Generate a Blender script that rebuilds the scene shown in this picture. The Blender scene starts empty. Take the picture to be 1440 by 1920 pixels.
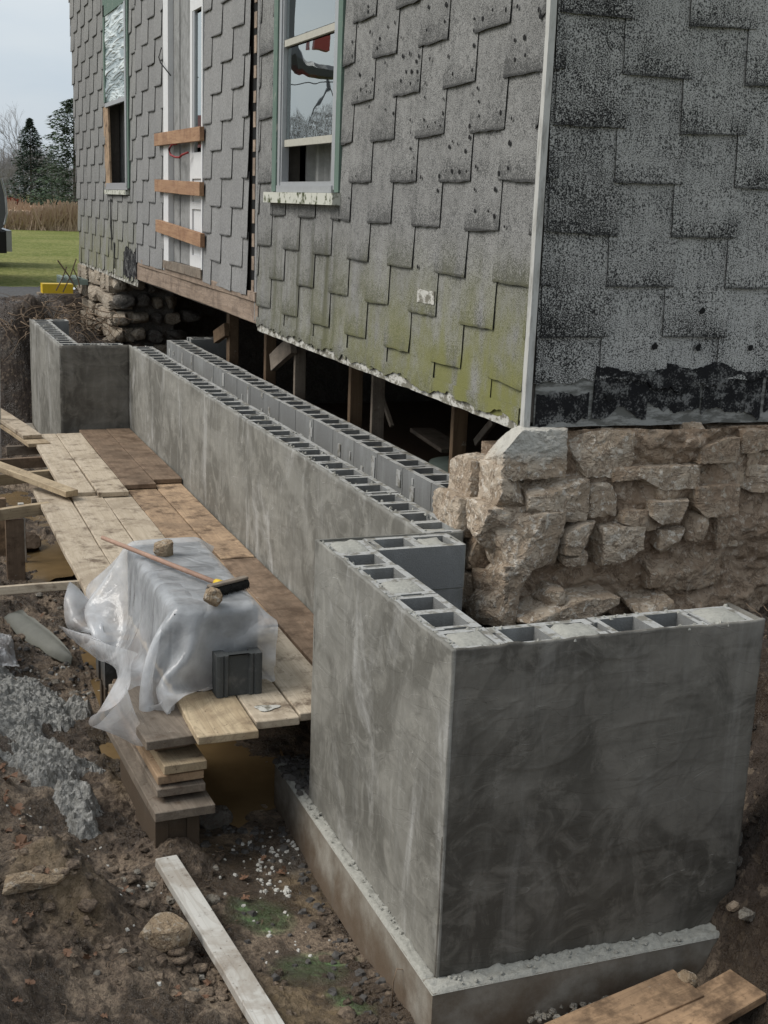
import bpy, bmesh, math, random
import numpy as np
from mathutils import Vector, Matrix

random.seed(7)
rng = np.random.default_rng(7)
S = bpy.context.scene
COL = S.collection

# ------------------------------------------------------------------ camera
CP = np.array([-1.6645, -3.5596, 1.3993])
CR = np.array([[0.93309974, -0.35775417, 0.03656254],
               [0.05087274, 0.23196359, 0.97139326],
               [0.35600117, 0.90454676, -0.2346451]])      # right, up, forward
FPX = 2385.87
cam = bpy.data.cameras.new('camera'); cam_o = bpy.data.objects.new('camera', cam); COL.objects.link(cam_o)
cam.sensor_fit = 'VERTICAL'; cam.sensor_height = 36; cam.sensor_width = 27
cam.lens = FPX / 1920 * 36; cam.clip_start = .05; cam.clip_end = 2000
m = Matrix(((CR[0][0], CR[1][0], -CR[2][0], CP[0]), (CR[0][1], CR[1][1], -CR[2][1], CP[1]),
            (CR[0][2], CR[1][2], -CR[2][2], CP[2]), (0, 0, 0, 1)))
cam_o.matrix_world = m
S.camera = cam_o

# ------------------------------------------------------------------ light
SUN_EL, SUN_AZ = math.radians(46), math.radians(282)      # azimuth clockwise from +Y
w = bpy.data.worlds.new('World'); S.world = w; w.use_nodes = True
nt = w.node_tree; nt.nodes.clear()
out = nt.nodes.new('ShaderNodeOutputWorld'); bg = nt.nodes.new('ShaderNodeBackground'); bg.inputs[1].default_value = .10
sky = nt.nodes.new('ShaderNodeTexSky'); sky.sky_type = 'NISHITA'; sky.sun_disc = False
sky.sun_elevation = SUN_EL; sky.sun_rotation = SUN_AZ; sky.air_density = 1.2; sky.dust_density = 2.5
tc = nt.nodes.new('ShaderNodeTexCoord'); mp = nt.nodes.new('ShaderNodeMapping'); mp.inputs['Scale'].default_value = (1, 1, 3.2)
nz = nt.nodes.new('ShaderNodeTexNoise'); nz.inputs['Scale'].default_value = 2.2; nz.inputs['Detail'].default_value = 6; nz.inputs['Roughness'].default_value = .5
rp = nt.nodes.new('ShaderNodeValToRGB'); rp.color_ramp.elements[0].position = .33; rp.color_ramp.elements[1].position = .66
rp.color_ramp.elements[0].color = (4.3, 5.0, 5.8, 1); rp.color_ramp.elements[1].color = (6.5, 6.7, 6.8, 1)
mx = nt.nodes.new('ShaderNodeMix'); mx.data_type = 'RGBA'; mx.inputs[0].default_value = .82
nt.links.new(tc.outputs['Generated'], mp.inputs[0]); nt.links.new(mp.outputs[0], nz.inputs[0]); nt.links.new(nz.outputs[0], rp.inputs[0])
nt.links.new(sky.outputs[0], mx.inputs[6]); nt.links.new(rp.outputs[0], mx.inputs[7])
nt.links.new(mx.outputs[2], bg.inputs[0]); nt.links.new(bg.outputs[0], out.inputs[0])
sun = bpy.data.lights.new('sun', 'SUN'); sun.energy = 2.1; sun.angle = math.radians(35); sun.color = (1, .965, .91)
sun_o = bpy.data.objects.new('sun', sun); COL.objects.link(sun_o)
sd = Vector((math.sin(SUN_AZ) * math.cos(SUN_EL), math.cos(SUN_AZ) * math.cos(SUN_EL), math.sin(SUN_EL)))
sun_o.rotation_euler = sd.to_track_quat('Z', 'Y').to_euler(); sun_o.location = sd * 30
S.view_settings.view_transform = 'Standard'; S.view_settings.look = 'None'
S.view_settings.gamma = 1; S.view_settings.use_curve_mapping = False
S.view_settings.exposure = 0.42


def U(x, y, axis, val):
    """the place where the sight line of a photo pixel meets the plane axis = val"""
    d = CR.T @ np.array([(x - 720) / FPX, -(y - 960) / FPX, 1.])
    return CP + (val - CP[axis]) / d[axis] * d

# ------------------------------------------------------------------ noise
PERM = np.random.default_rng(3).permutation(4096)
def _h(i, j, k): return PERM[(PERM[(PERM[i & 4095] + j) & 4095] + k) & 4095]
def noise3(x, y, z):
    x = np.asarray(x, float); y = np.asarray(y, float) + 0 * x; z = np.asarray(z, float) + 0 * x
    i = np.floor(x).astype(int); j = np.floor(y).astype(int); k = np.floor(z).astype(int)
    fx, fy, fz = x - i, y - j, z - k
    s = lambda t: t * t * (3 - 2 * t)
    u, v, q = s(fx), s(fy), s(fz); r = 0
    for a in (0, 1):
        for b in (0, 1):
            for c in (0, 1):
                r = r + (_h(i + a, j + b, k + c) / 2047.5 - 1) * (u if a else 1 - u) * (v if b else 1 - v) * (q if c else 1 - q)
    return r
def fbm(x, y, z=0., o=4, g=.5, l=2.03):
    r = 0; a = 1; t = 0
    for n in range(o):
        r = r + a * noise3(np.asarray(x) + 17.3 * n, np.asarray(y) + 5.1 * n, np.asarray(z) + 9.7 * n); t += a
        a *= g; x = x * l; y = y * l; z = z * l
    return r / t
def sst(a, b, x):
    t = np.clip((x - a) / (b - a), 0, 1); return t * t * (3 - 2 * t)

# ------------------------------------------------------------------ object helpers
WL = {}
def wl(o): return WL.get(o.name, Vector((0, 0, 0))) if o else Vector((0, 0, 0))
def link(o, parent=None, at=(0, 0, 0)):
    COL.objects.link(o); at = Vector(at); WL[o.name] = at
    if parent: o.parent = parent; o.location = at - wl(parent)
    else: o.location = at
    return o
def tag(o, label=None, cat=None, group=None, kind=None):
    if label: o['label'] = label
    if cat: o['category'] = cat
    if group: o['group'] = group
    if kind: o['kind'] = kind
    return o
def thing(name, label, cat, at=(0, 0, 0), group=None):
    o = bpy.data.objects.new(name, None); o.empty_display_size = .1
    return tag(link(o, None, at), label, cat, group)
def mesh(name, V, F, mats=None, idx=None, smooth=False):
    me = bpy.data.meshes.new(name)
    me.from_pydata([tuple(map(float, v)) for v in V], [], [tuple(map(int, f)) for f in F])
    for q in (mats if isinstance(mats, (list, tuple)) else [mats]):
        if q: me.materials.append(q)
    if idx is not None: me.polygons.foreach_set('material_index', np.asarray(idx, dtype=np.int32))
    if smooth: me.polygons.foreach_set('use_smooth', np.ones(len(me.polygons), dtype=bool))
    me.update(); return me
def obj(name, V, F, mat, parent=None, idx=None, smooth=False, at=None):
    V = np.asarray(V, float)
    if at is None:
        lo, hi = V.min(0), V.max(0); at = np.array([(lo[0] + hi[0]) / 2, (lo[1] + hi[1]) / 2, lo[2]])
    me = mesh(name, V - np.asarray(at), F, mat, idx, smooth)
    return link(bpy.data.objects.new(name, me), parent, at)
def place(name, me, at, parent=None, rot=(0, 0, 0), scale=None):
    o = bpy.data.objects.new(name, me); link(o, parent, at); o.rotation_euler = rot
    if scale: o.scale = scale
    return o
class MB:
    def __init__(s): s.V = []; s.F = []; s.I = []
    def add(s, V, F, i=0):
        n = len(s.V); s.V.extend([tuple(v) for v in V]); s.F.extend([tuple(a + n for a in f) for f in F]); s.I.extend([i] * len(F)); return s
    def box(s, a, b, i=0):
        x0, y0, z0 = a; x1, y1, z1 = b
        return s.add([(x0, y0, z0), (x1, y0, z0), (x1, y1, z0), (x0, y1, z0), (x0, y0, z1), (x1, y0, z1), (x1, y1, z1), (x0, y1, z1)],
                     [(0, 3, 2, 1), (4, 5, 6, 7), (0, 1, 5, 4), (1, 2, 6, 5), (2, 3, 7, 6), (3, 0, 4, 7)], i)
    def tube(s, P, r, n=6, i=0):
        P = [Vector(p) for p in P]; R = r if isinstance(r, (list, tuple)) else [r] * len(P); V = []; F = []
        for k, p in enumerate(P):
            t = (P[min(k + 1, len(P) - 1)] - P[max(k - 1, 0)]).normalized()
            a = t.cross(Vector((.13, .31, .94))).normalized(); b = t.cross(a)
            for q in range(n):
                an = 2 * math.pi * q / n; V.append(p + (a * math.cos(an) + b * math.sin(an)) * R[k])
        for k in range(len(P) - 1):
            for q in range(n): F.append((k * n + q, k * n + (q + 1) % n, (k + 1) * n + (q + 1) % n, (k + 1) * n + q))
        F.append(tuple(range(n))[::-1]); F.append(tuple((len(P) - 1) * n + q for q in range(n)))
        return s.add(V, F, i)
    def build(s, name, mat, parent=None, smooth=False, at=None): return obj(name, s.V, s.F, mat, parent, s.I, smooth, at)
def bevel_box(hx, hy, hz, b=.004, warp=0., seg=1, cuts=0):
    bm = bmesh.new(); bmesh.ops.create_cube(bm, size=1)
    for v in bm.verts: v.co = Vector((v.co.x * 2 * hx, v.co.y * 2 * hy, v.co.z * 2 * hz))
    if b: bmesh.ops.bevel(bm, geom=bm.edges[:], offset=b, segments=seg, affect='EDGES', profile=.5)
    if cuts:
        ed = [e for e in bm.edges if abs(e.verts[0].co.x - e.verts[1].co.x) > hx]
        bmesh.ops.subdivide_edges(bm, edges=ed, cuts=cuts, use_grid_fill=True)
    if warp:
        s = random.random() * 99
        for v in bm.verts:
            v.co.z += warp * float(noise3(v.co.x * 1.7 + s, s, 0.)); v.co.y += warp * .7 * float(noise3(v.co.x * 1.3 + s, s, 5.))
            v.co += Vector([float(noise3(v.co.x * 9 + s, v.co.y * 30, v.co.z * 30 + k * 7)) for k in range(3)]) * min(.0015, warp)
    return bm
def board(name, p0, p1, wid, thk, mat, parent=None, up=(0, 0, 1), b=.003, warp=.004):
    """a sawn board between two end points; up is the normal of its wide face"""
    p0, p1 = Vector(p0), Vector(p1); d = p1 - p0; L = d.length; x = d.normalized()
    z = Vector(up); z = (z - x * z.dot(x)).normalized(); y = z.cross(x)
    bm = bevel_box(L / 2, wid / 2, thk / 2, b, warp, cuts=max(2, int(L / .25)))
    me = bpy.data.meshes.new(name); bm.to_mesh(me); bm.free(); me.materials.append(mat)
    o = bpy.data.objects.new(name, me); link(o, parent, (p0 + p1) / 2)
    o.rotation_euler = Matrix((x, y, z)).transposed().to_euler()
    return o
def rock_mesh(name, hx, hy, hz, seed, mat, sub=3, amp=.22, sq=.55, cuts=7):
    """angular stone: a sphere pushed towards a box, cut by flat planes, then roughened"""
    bm = bmesh.new(); bmesh.ops.create_icosphere(bm, subdivisions=sub, radius=1)
    P = np.array([v.co[:] for v in bm.verts]); q = np.random.default_rng(seed)
    m_ = np.abs(P).max(1, keepdims=True); P = P * (1 - sq) + P / m_ * sq * .92
    for _ in range(cuts):
        n = q.normal(size=3); n /= np.linalg.norm(n); d = q.uniform(.62, .95); t = P @ n - d
        P = P - np.outer(np.clip(t, 0, None), n) * .93
    s = q.uniform(0, 50); hh = np.array([hx, hy, hz]); gm = float(np.prod(hh) ** (1 / 3)); K = P * hh / gm; N_ = P / np.linalg.norm(P, axis=1, keepdims=True)
    r = fbm(K[:, 0] * 1.4 + s, K[:, 1] * 1.4, K[:, 2] * 1.4, 5, .55)
    c = np.abs(fbm(K[:, 0] * 2.7 + s, K[:, 1] * 2.7 + 9, K[:, 2] * 2.7, 4, .6)); c2 = np.abs(fbm(K[:, 0] * 7 + s, K[:, 1] * 7 + 9, K[:, 2] * 7, 3, .6))
    lat = np.where(np.floor(K[:, 2] * 3 + 2.5 * r + s) % 2 > 0, .5, -.5)
    P = P + N_ * (amp * r - amp * .7 * c - amp * .40 * c2 + amp * .10 * lat)[:, None] * (min(hx, hz, hy) / hh)
    for v, p in zip(bm.verts, P): v.co = (p[0] * hx, p[1] * hy, p[2] * hz)
    me = bpy.data.meshes.new(name); bm.to_mesh(me); bm.free(); me.materials.append(mat)
    return me

# ------------------------------------------------------------------ materials
class Mt:
    def __init__(s, name):
        s.m = bpy.data.materials.new(name); s.m.use_nodes = True; s.t = s.m.node_tree; s.b = s.t.nodes['Principled BSDF']
        s.geo = s.t.nodes.new('ShaderNodeNewGeometry'); s.tc = s.t.nodes.new('ShaderNodeTexCoord'); s.oi = s.t.nodes.new('ShaderNodeObjectInfo')
        s.pos = s.geo.outputs['Position']; s.loc = s.tc.outputs['Object']; s.rnd = s.oi.outputs['Random']
    def L(s, a, b): s.t.links.new(a, b)
    def put(s, sock, v):
        if hasattr(v, 'links') or isinstance(v, bpy.types.NodeSocket): s.L(v, sock)
        else: sock.default_value = v
    def map(s, vec, scale=(1, 1, 1), loc=(0, 0, 0), rot=(0, 0, 0)):
        n = s.t.nodes.new('ShaderNodeMapping'); s.L(vec, n.inputs[0]); n.inputs['Scale'].default_value = scale; n.inputs['Location'].default_value = loc; n.inputs['Rotation'].default_value = rot
        return n.outputs[0]
    def noise(s, vec, scale, detail=4, rough=.5, dist=0., w=None):
        n = s.t.nodes.new('ShaderNodeTexNoise'); s.L(vec, n.inputs['Vector']); n.inputs['Scale'].default_value = scale
        n.inputs['Detail'].default_value = detail; n.inputs['Roughness'].default_value = rough; n.inputs['Distortion'].default_value = dist
        if w is not None:
            n.noise_dimensions = '4D'; s.put(n.inputs['W'], w)
        return n.outputs['Fac']
    def noise_vec(s, vec, scale, amt):
        n = s.t.nodes.new('ShaderNodeTexNoise'); s.L(vec, n.inputs['Vector']); n.inputs['Scale'].default_value = scale; n.inputs['Detail'].default_value = 3
        v = s.t.nodes.new('ShaderNodeVectorMath'); v.operation = 'MULTIPLY_ADD'; s.L(n.outputs['Color'], v.inputs[0]); v.inputs[1].default_value = (amt * 2,) * 3; s.L(vec, v.inputs[2]); return v.outputs[0]
    def vor(s, vec, scale, feat='F1', out='Distance'):
        n = s.t.nodes.new('ShaderNodeTexVoronoi'); n.feature = feat; s.L(vec, n.inputs['Vector']); n.inputs['Scale'].default_value = scale
        return n.outputs[out]
    def ramp(s, f, stops):
        n = s.t.nodes.new('ShaderNodeValToRGB'); e = n.color_ramp.elements
        while len(e) < len(stops): e.new(.5)
        for k, (p, c) in enumerate(stops):
            e[k].position = p; e[k].color = (c, c, c, 1) if isinstance(c, (int, float)) else (*c, 1)
        s.put(n.inputs[0], f); return n.outputs[0]
    def mix(s, f, a, b, mode='MIX'):
        n = s.t.nodes.new('ShaderNodeMix'); n.data_type = 'RGBA'; n.blend_type = mode
        for k, v in ((0, f), (6, a), (7, b)):
            if isinstance(v, tuple) and len(v) == 3: v = (*v, 1)
            s.put(n.inputs[k], v)
        return n.outputs[2]
    def math(s, op, a, b=0., c=0., clamp=False):
        n = s.t.nodes.new('ShaderNodeMath'); n.operation = op; n.use_clamp = clamp
        s.put(n.inputs[0], a); s.put(n.inputs[1], b); s.put(n.inputs[2], c); return n.outputs[0]
    def sep(s, v):
        n = s.t.nodes.new('ShaderNodeSeparateXYZ'); s.L(v, n.inputs[0]); return n.outputs
    def comb(s, x, y, z):
        n = s.t.nodes.new('ShaderNodeCombineXYZ'); s.put(n.inputs[0], x); s.put(n.inputs[1], y); s.put(n.inputs[2], z); return n.outputs[0]
    def ss(s, a, b, x):
        n = s.t.nodes.new('ShaderNodeMapRange'); n.interpolation_type = 'SMOOTHSTEP'
        s.put(n.inputs[0], x); s.put(n.inputs[1], a); s.put(n.inputs[2], b); return n.outputs[0]
    def bump(s, h, dist=.01, strength=1., prev=None):
        n = s.t.nodes.new('ShaderNodeBump'); n.inputs['Strength'].default_value = strength; n.inputs['Distance'].default_value = dist
        s.put(n.inputs['Height'], h)
        if prev is not None: s.L(prev, n.inputs['Normal'])
        return n.outputs[0]
    def done(s, col, rough=.8, nrm=None, spec=.3, **k):
        s.put(s.b.inputs['Base Color'], (*col, 1) if isinstance(col, tuple) and len(col) == 3 else col)
        s.put(s.b.inputs['Roughness'], rough); s.b.inputs['Specular IOR Level'].default_value = spec
        if nrm is not None: s.L(nrm, s.b.inputs['Normal'])
        for a, v in k.items(): s.put(s.b.inputs[a.replace('_', ' ')], v)
        return s.m
def plain(name, c, rough=.7, spec=.3, var=.25, scale=30, bump=.001, metal=0.):
    q = Mt(name); n = q.noise(q.pos, scale, 6, .65)
    col = q.mix(n, tuple(v * (1 - var) for v in c), tuple(v * (1 + var) for v in c))
    return q.done(col, rough, q.bump(n, bump), spec, Metallic=metal)

def shingle_mat(name, light, dark, lo, hi, gran, moss=True, wear=.5, stripes=0., blotch=1.):
    q = Mt(name); P = q.sep(q.pos); Lc = q.sep(q.loc)
    g = q.noise(q.pos, gran, 3, .7); big = q.noise(q.pos, 5., 4, .6); mid = q.noise(q.pos, 24., 5, .7)
    edge = q.math('POWER', q.ss(.16, .0, Lc[2]), 1.6)                                        # granules worn off along the exposed lower edge
    thr = q.math('ADD', q.math('MULTIPLY', edge, wear * .16), q.math('MULTIPLY', q.math('SUBTRACT', mid, .5), .3 * blotch))
    thr = q.math('ADD', thr, q.math('MULTIPLY', q.math('SUBTRACT', big, .5), .22))
    if not moss: thr = q.math('ADD', thr, q.math('MULTIPLY', q.ss(1.32, 1.1, P[0]), .05))
    if stripes:
        st = q.noise(q.map(q.pos, (90, 90, 6)), 1., 3, .6); thr = q.math('ADD', thr, q.math('MULTIPLY', q.math('SUBTRACT', st, .5), stripes))
    v = q.math('SUBTRACT', g, thr)
    col = q.mix(q.ss(lo, hi, v), dark, light)
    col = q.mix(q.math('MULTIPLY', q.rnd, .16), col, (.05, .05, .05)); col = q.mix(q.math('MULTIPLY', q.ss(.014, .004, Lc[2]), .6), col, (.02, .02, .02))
    fine = q.noise(q.pos, gran * 2.1, 2, .6); col = q.mix(.35, col, q.ramp(fine, [(.3, .25), (.7, .75)]), 'OVERLAY')
    if moss:
        near = q.ss(5.2, 1.2, P[1]); low = q.ss(1.35, .55, P[2])
        mm = q.math('MULTIPLY', low, q.math('ADD', q.math('MULTIPLY', near, .9), .25))
        far = q.math('MULTIPLY', q.ss(10.3, 11.5, P[1]), q.ss(1.5, .5, P[2])); mm = q.math('ADD', mm, q.math('MULTIPLY', far, .35))
        stv = q.noise(q.map(q.pos, (7, 7, 1.1)), 1., 4, .6)
        mm = q.math('MULTIPLY', mm, q.ss(.3, .62, q.math('MULTIPLY', q.math('ADD', stv, big), .5)))
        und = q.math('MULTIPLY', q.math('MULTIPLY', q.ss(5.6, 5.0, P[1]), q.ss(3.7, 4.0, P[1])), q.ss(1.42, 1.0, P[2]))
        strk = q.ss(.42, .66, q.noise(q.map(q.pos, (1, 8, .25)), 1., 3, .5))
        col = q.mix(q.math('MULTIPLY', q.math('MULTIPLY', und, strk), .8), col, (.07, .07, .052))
        col = q.mix(q.math('MULTIPLY', mm, .92), col, q.mix(g, (.11, .115, .035), (.25, .245, .10)))
    return q.done(col, .92, q.bump(g, .0022, 1.), .15)
M = {}
M['shA'] = shingle_mat('granule_shingle_grey', (.275, .272, .262), (.075, .075, .073), .36, .58, 170, True, .55)
M['shB'] = shingle_mat('smooth_shingle_pale', (.28, .278, .272), (.20, .198, .196), .3, .6, 60, False, .2)
M['shC'] = shingle_mat('smooth_shingle_mossy', (.27, .268, .258), (.16, .16, .155), .3, .62, 70, True, .3)
M['shR'] = shingle_mat('granule_shingle_dark', (.42, .415, .395), (.014, .014, .014), .37, .56, 170, False, .36, .17, .35)
M['edge'] = plain('tar_edge', (.012, .012, .012), .8)
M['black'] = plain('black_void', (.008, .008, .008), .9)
M['sheath'] = plain('old_sheathing', (.09, .08, .07), .9, .2, .4, 20)
q = Mt('flaking_white_paint'); a_ = q.noise(q.map(q.pos, (14, 14, 22)), 1, 6, .75)
M['whiteboard'] = q.done(q.mix(q.ss(.46, .56, a_), (.17, .16, .13), (.50, .49, .45)), .8, q.bump(a_, .003), .2)

def wood_mat(name, c1, c2, c3, grain=1., mud=0., rough=.75):
    q = Mt(name); v = q.map(q.loc, (1.2, 26 * grain, 26 * grain))
    off = q.math('MULTIPLY', q.rnd, 40.)
    n = q.noise(v, 1., 5, .6, .4, off); rings = q.noise(q.map(q.loc, (.7, 9, 9)), 1., 2, .5, 1.6, off)
    lines = q.math('FRACT', q.math('MULTIPLY', rings, 11.))
    col = q.mix(q.ss(.3, .7, n), c1, c2); col = q.mix(q.math('MULTIPLY', q.ss(.55, .95, lines), .35 * grain), col, c3)
    bl = q.noise(q.loc, 5., 5, .65, .3, off); col = q.mix(q.math('MULTIPLY', q.ss(.5, .72, bl), .55), col, c3)
    col = q.mix(q.math('MULTIPLY', q.rnd, .3), col, c3)
    pr = q.noise(q.pos, 3.3, 5, .7, .6); col = q.mix(q.math('MULTIPLY', q.ss(.48, .62, pr), .5), col, c3)
    if mud:
        sc = q.noise(q.pos, 24., 5, .75); col = q.mix(q.math('MULTIPLY', q.ss(.64, .70, sc), .5), col, (.42, .40, .35))
        dm = q.noise(q.pos, 7., 6, .7); sp = q.noise(q.pos, 45., 4, .7)
        f = q.math('MULTIPLY', q.ss(.62 - .2 * mud, .78 - .12 * mud, dm), .85); f = q.math('MAXIMUM', f, q.math('MULTIPLY', q.ss(.62, .68, sp), .7))
        col = q.mix(f, col, (.085, .055, .035))
    h = q.math('ADD', n, q.math('MULTIPLY', bl, .6))
    return q.done(col, q.mix(bl, (rough - .15,) * 3, (rough + .12,) * 3), q.bump(h, .0018), .25)
M['plank'] = wood_mat('wet_pale_plank', (.58, .50, .39), (.46, .385, .285), (.27, .215, .155), .8, .6)
M['plank_br'] = wood_mat('muddy_brown_plank', (.27, .19, .13), (.20, .14, .095), (.11, .08, .055), .8, .95)
M['plank_mud'] = wood_mat('muddy_orange_plank', (.52, .34, .20), (.38, .25, .15), (.16, .11, .07), .9, 1.1)
M['plank_or'] = wood_mat('stained_orange_plank', (.47, .33, .21), (.36, .25, .16), (.19, .135, .09), .8, .85)
M['fresh'] = wood_mat('fresh_orange_lumber', (.40, .25, .15), (.32, .19, .11), (.19, .10, .06), 1.3, 0.)
M['lumber'] = wood_mat('pale_lumber', (.52, .42, .28), (.40, .31, .20), (.22, .165, .11), 1., .4)
M['greyed'] = wood_mat('greyed_lumber', (.30, .25, .20), (.20, .165, .13), (.11, .09, .07), 1., .45)
M['white_lum'] = wood_mat('limewashed_board', (.62, .61, .57), (.46, .45, .41), (.26, .21, .16), .7, .4)
M['post'] = wood_mat('shoring_wood', (.22, .15, .09), (.15, .10, .06), (.08, .05, .03), 1., .2)
M['beam'] = wood_mat('old_sill_beam', (.40, .31, .24), (.28, .21, .155), (.12, .09, .07), 1.2, .35)

def block_mat():
    q = Mt('concrete_block_grey'); a = q.noise(q.pos, 160, 4, .7); b = q.noise(q.pos, 6, 5, .65); c = q.noise(q.map(q.pos, (8, 8, 2)), 1, 5, .6)
    col = q.mix(a, (.135, .136, .131), (.26, .26, .25)); col = q.mix(q.math('MULTIPLY', q.ss(.45, .75, c), .55), col, (.35, .36, .35))
    col = q.mix(q.math('MULTIPLY', q.ss(.5, .8, b), .5), col, (.13, .125, .11)); col = q.mix(q.math('MULTIPLY', q.rnd, .25), col, (.10, .105, .11))
    return q.done(col, .9, q.bump(a, .003), .2)
M['block'] = block_mat()
def block_top_mat():
    q = Mt('mortar_smeared_block'); a = q.noise(q.pos, 120, 4, .7); b = q.noise(q.pos, 11, 6, .7)
    col = q.mix(a, (.27, .27, .26), (.46, .46, .44)); col = q.mix(q.ss(.47, .60, b), col, (.18, .17, .145))
    return q.done(col, .9, q.bump(q.math('ADD', q.math('MULTIPLY', a, .4), b), .005), .2)
M['blocktop'] = block_top_mat()
M['mortar'] = plain('mortar', (.24, .235, .21), .9, .2, .35, 45, .004)
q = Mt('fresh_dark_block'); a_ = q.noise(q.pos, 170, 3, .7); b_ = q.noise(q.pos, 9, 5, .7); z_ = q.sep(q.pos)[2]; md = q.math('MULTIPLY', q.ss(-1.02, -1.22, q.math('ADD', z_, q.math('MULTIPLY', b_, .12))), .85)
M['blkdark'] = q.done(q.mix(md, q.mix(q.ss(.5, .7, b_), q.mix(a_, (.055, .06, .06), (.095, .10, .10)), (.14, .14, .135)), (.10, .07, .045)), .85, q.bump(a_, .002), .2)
def parge_mat(name, base, pale, dark, streak):
    q = Mt(name); P = q.pos
    big = q.noise(P, 1.7, 5, .6, .8); mid = q.noise(P, 5.5, 6, .68, 1.2); fine = q.noise(P, 90, 4, .6)
    vs = q.noise(q.map(P, (4.5, 2.6, .9)), 1., 7, .66, .9); vf = q.noise(q.map(P, (22, 22, 3.)), 1., 5, .65)
    diag = q.noise(q.map(P, (2.5, 2.5, 9), rot=(.7, .6, 0)), 1., 5, .62, .6)
    col = q.mix(q.ss(.42, .60, big), dark, base); col = q.mix(q.math('MULTIPLY', q.ss(.46, .62, mid), .6), col, tuple(v * 1.3 for v in base))
    col = q.mix(q.math('MULTIPLY', q.ss(.44, .62, diag), .3), col, dark)
    col = q.mix(q.math('MULTIPLY', q.ss(.52, .74, vs), streak), col, pale)
    col = q.mix(q.math('MULTIPLY', q.ss(.5, .72, vf), .12), col, pale)
    t1 = q.noise(q.map(P, (1.3, 1.3, 4.5), rot=(.5, .4, 0)), 1., 1, .4, 1.9); t2 = q.noise(q.map(P, (1.6, 1.6, 5), rot=(-.9, -.7, .2)), 1., 1, .4, 1.6)
    line = q.math('ABSOLUTE', q.math('SUBTRACT', t1, .5)); ridge = q.ss(.005, .0, line); line2 = q.math('ABSOLUTE', q.math('SUBTRACT', t2, .47)); ridge2 = q.ss(.004, .0, line2)
    msk = q.ss(.55, .60, mid); rr = q.math('MULTIPLY', q.math('MAXIMUM', ridge, ridge2), msk)
    col = q.mix(q.math('MULTIPLY', rr, .3), col, pale)
    step = q.ss(.497, .503, t1); step2 = q.ss(.467, .473, t2)
    bx = q.sep(P); bt = q.t.nodes.new('ShaderNodeTexBrick'); q.L(q.comb(q.math('ADD', bx[0], bx[1]), bx[2], 0.), bt.inputs[0]); bt.inputs['Scale'].default_value = 1.
    bt.inputs['Brick Width'].default_value = .4; bt.inputs['Row Height'].default_value = .2; bt.inputs['Mortar Size'].default_value = .012; bt.inputs['Mortar Smooth'].default_value = 1.
    col = q.mix(q.math('MULTIPLY', q.math('MULTIPLY', bt.outputs['Fac'], q.ss(.42, .6, diag)), .28), col, dark)
    pit = q.vor(P, 21.); col = q.mix(q.math('MULTIPLY', q.ss(.07, .03, pit), .5), col, (.05, .048, .042))
    h = q.math('ADD', q.math('MULTIPLY', mid, .6), q.math('ADD', q.math('MULTIPLY', fine, .05), q.math('MULTIPLY', diag, .35)))
    h = q.math('ADD', h, q.math('MULTIPLY', q.math('ADD', step, step2), .10))
    nb = q.bump(q.math('ADD', h, q.math('MULTIPLY', rr, .2)), .007, .8)
    return q.done(col, q.mix(big, (.5,) * 3, (.75,) * 3), nb, .35)
M['parge'] = parge_mat('cement_parging', (.215, .208, .184), (.50, .495, .475), (.130, .125, .108), .75)
M['parge_shaded'] = parge_mat('shaded_cement_parging', (.150, .140, .120), (.30, .288, .262), (.075, .069, .058), .35)  # same cement coat, shade painted into its colour for faces turned from the sun
def footing_mat():
    q = Mt('footing_concrete'); z = q.sep(q.pos)[2]; b = q.noise(q.pos, 4, 6, .65); v = q.noise(q.map(q.pos, (14, 14, 1.2)), 1, 4, .6); f = q.noise(q.pos, 120, 3, .6)
    col = q.mix(q.ss(.35, .7, b), (.20, .175, .14), (.32, .30, .26)); mud = q.ss(-1.20, -1.46, q.math('ADD', z, q.math('MULTIPLY', q.math('SUBTRACT', b, .5), .5)))
    col = q.mix(q.math('MULTIPLY', mud, .85), col, (.11, .075, .048)); col = q.mix(q.math('MULTIPLY', q.ss(.5, .8, v), .35), col, (.14, .13, .11))
    return q.done(col, .8, q.bump(q.math('ADD', b, q.math('MULTIPLY', f, .2)), .006), .3)
M['footing'] = footing_mat()
M['rubble_top'] = plain('rough_mortar_ledge', (.33, .325, .29), .9, .2, .4, 60, .006)

def stone_mat(name, c1, c2, c3, mud, top=False):
    q = Mt(name); P = q.pos; a = q.noise(P, 9, 6, .68, .6); b = q.noise(P, 32, 6, .7); c = q.noise(P, 3.2, 4, .6); f = q.noise(P, 150, 3, .6)
    col = q.mix(q.ss(.35, .65, a), c1, c2); col = q.mix(q.ss(.52, .64, b), col, c3)
    cr = q.ss(.028, .0, q.math('ABSOLUTE', q.math('SUBTRACT', a, .5))); col = q.mix(q.math('MULTIPLY', cr, .6), col, (.10, .065, .04))
    mm = q.ss(.62 - mud, .80 - mud, q.math('ADD', q.math('MULTIPLY', c, .65), q.math('MULTIPLY', b, .35)))
    cz = q.t.nodes.new('ShaderNodeAmbientOcclusion') if False else None
    col = q.mix(q.math('MULTIPLY', mm, .9), col, q.mix(b, (.12, .075, .045), (.19, .13, .085)))
    if top:
        z = q.sep(P); lim = q.math('MULTIPLY', q.ss(.33, .40, q.math('ADD', z[2], q.math('MULTIPLY', q.math('SUBTRACT', a, .5), .12))), q.ss(1.2, .95, z[0]))
        col = q.mix(q.math('MULTIPLY', lim, .9), col, q.mix(b, (.50, .49, .44), (.64, .62, .56)))
    h = q.math('ADD', q.math('MULTIPLY', a, 1.6), q.math('ADD', q.math('MULTIPLY', b, .7), q.math('MULTIPLY', f, .15)))
    return q.done(col, q.mix(mm, (.85,) * 3, (.55,) * 3), q.bump(h, .028, 1.), .3)
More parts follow.
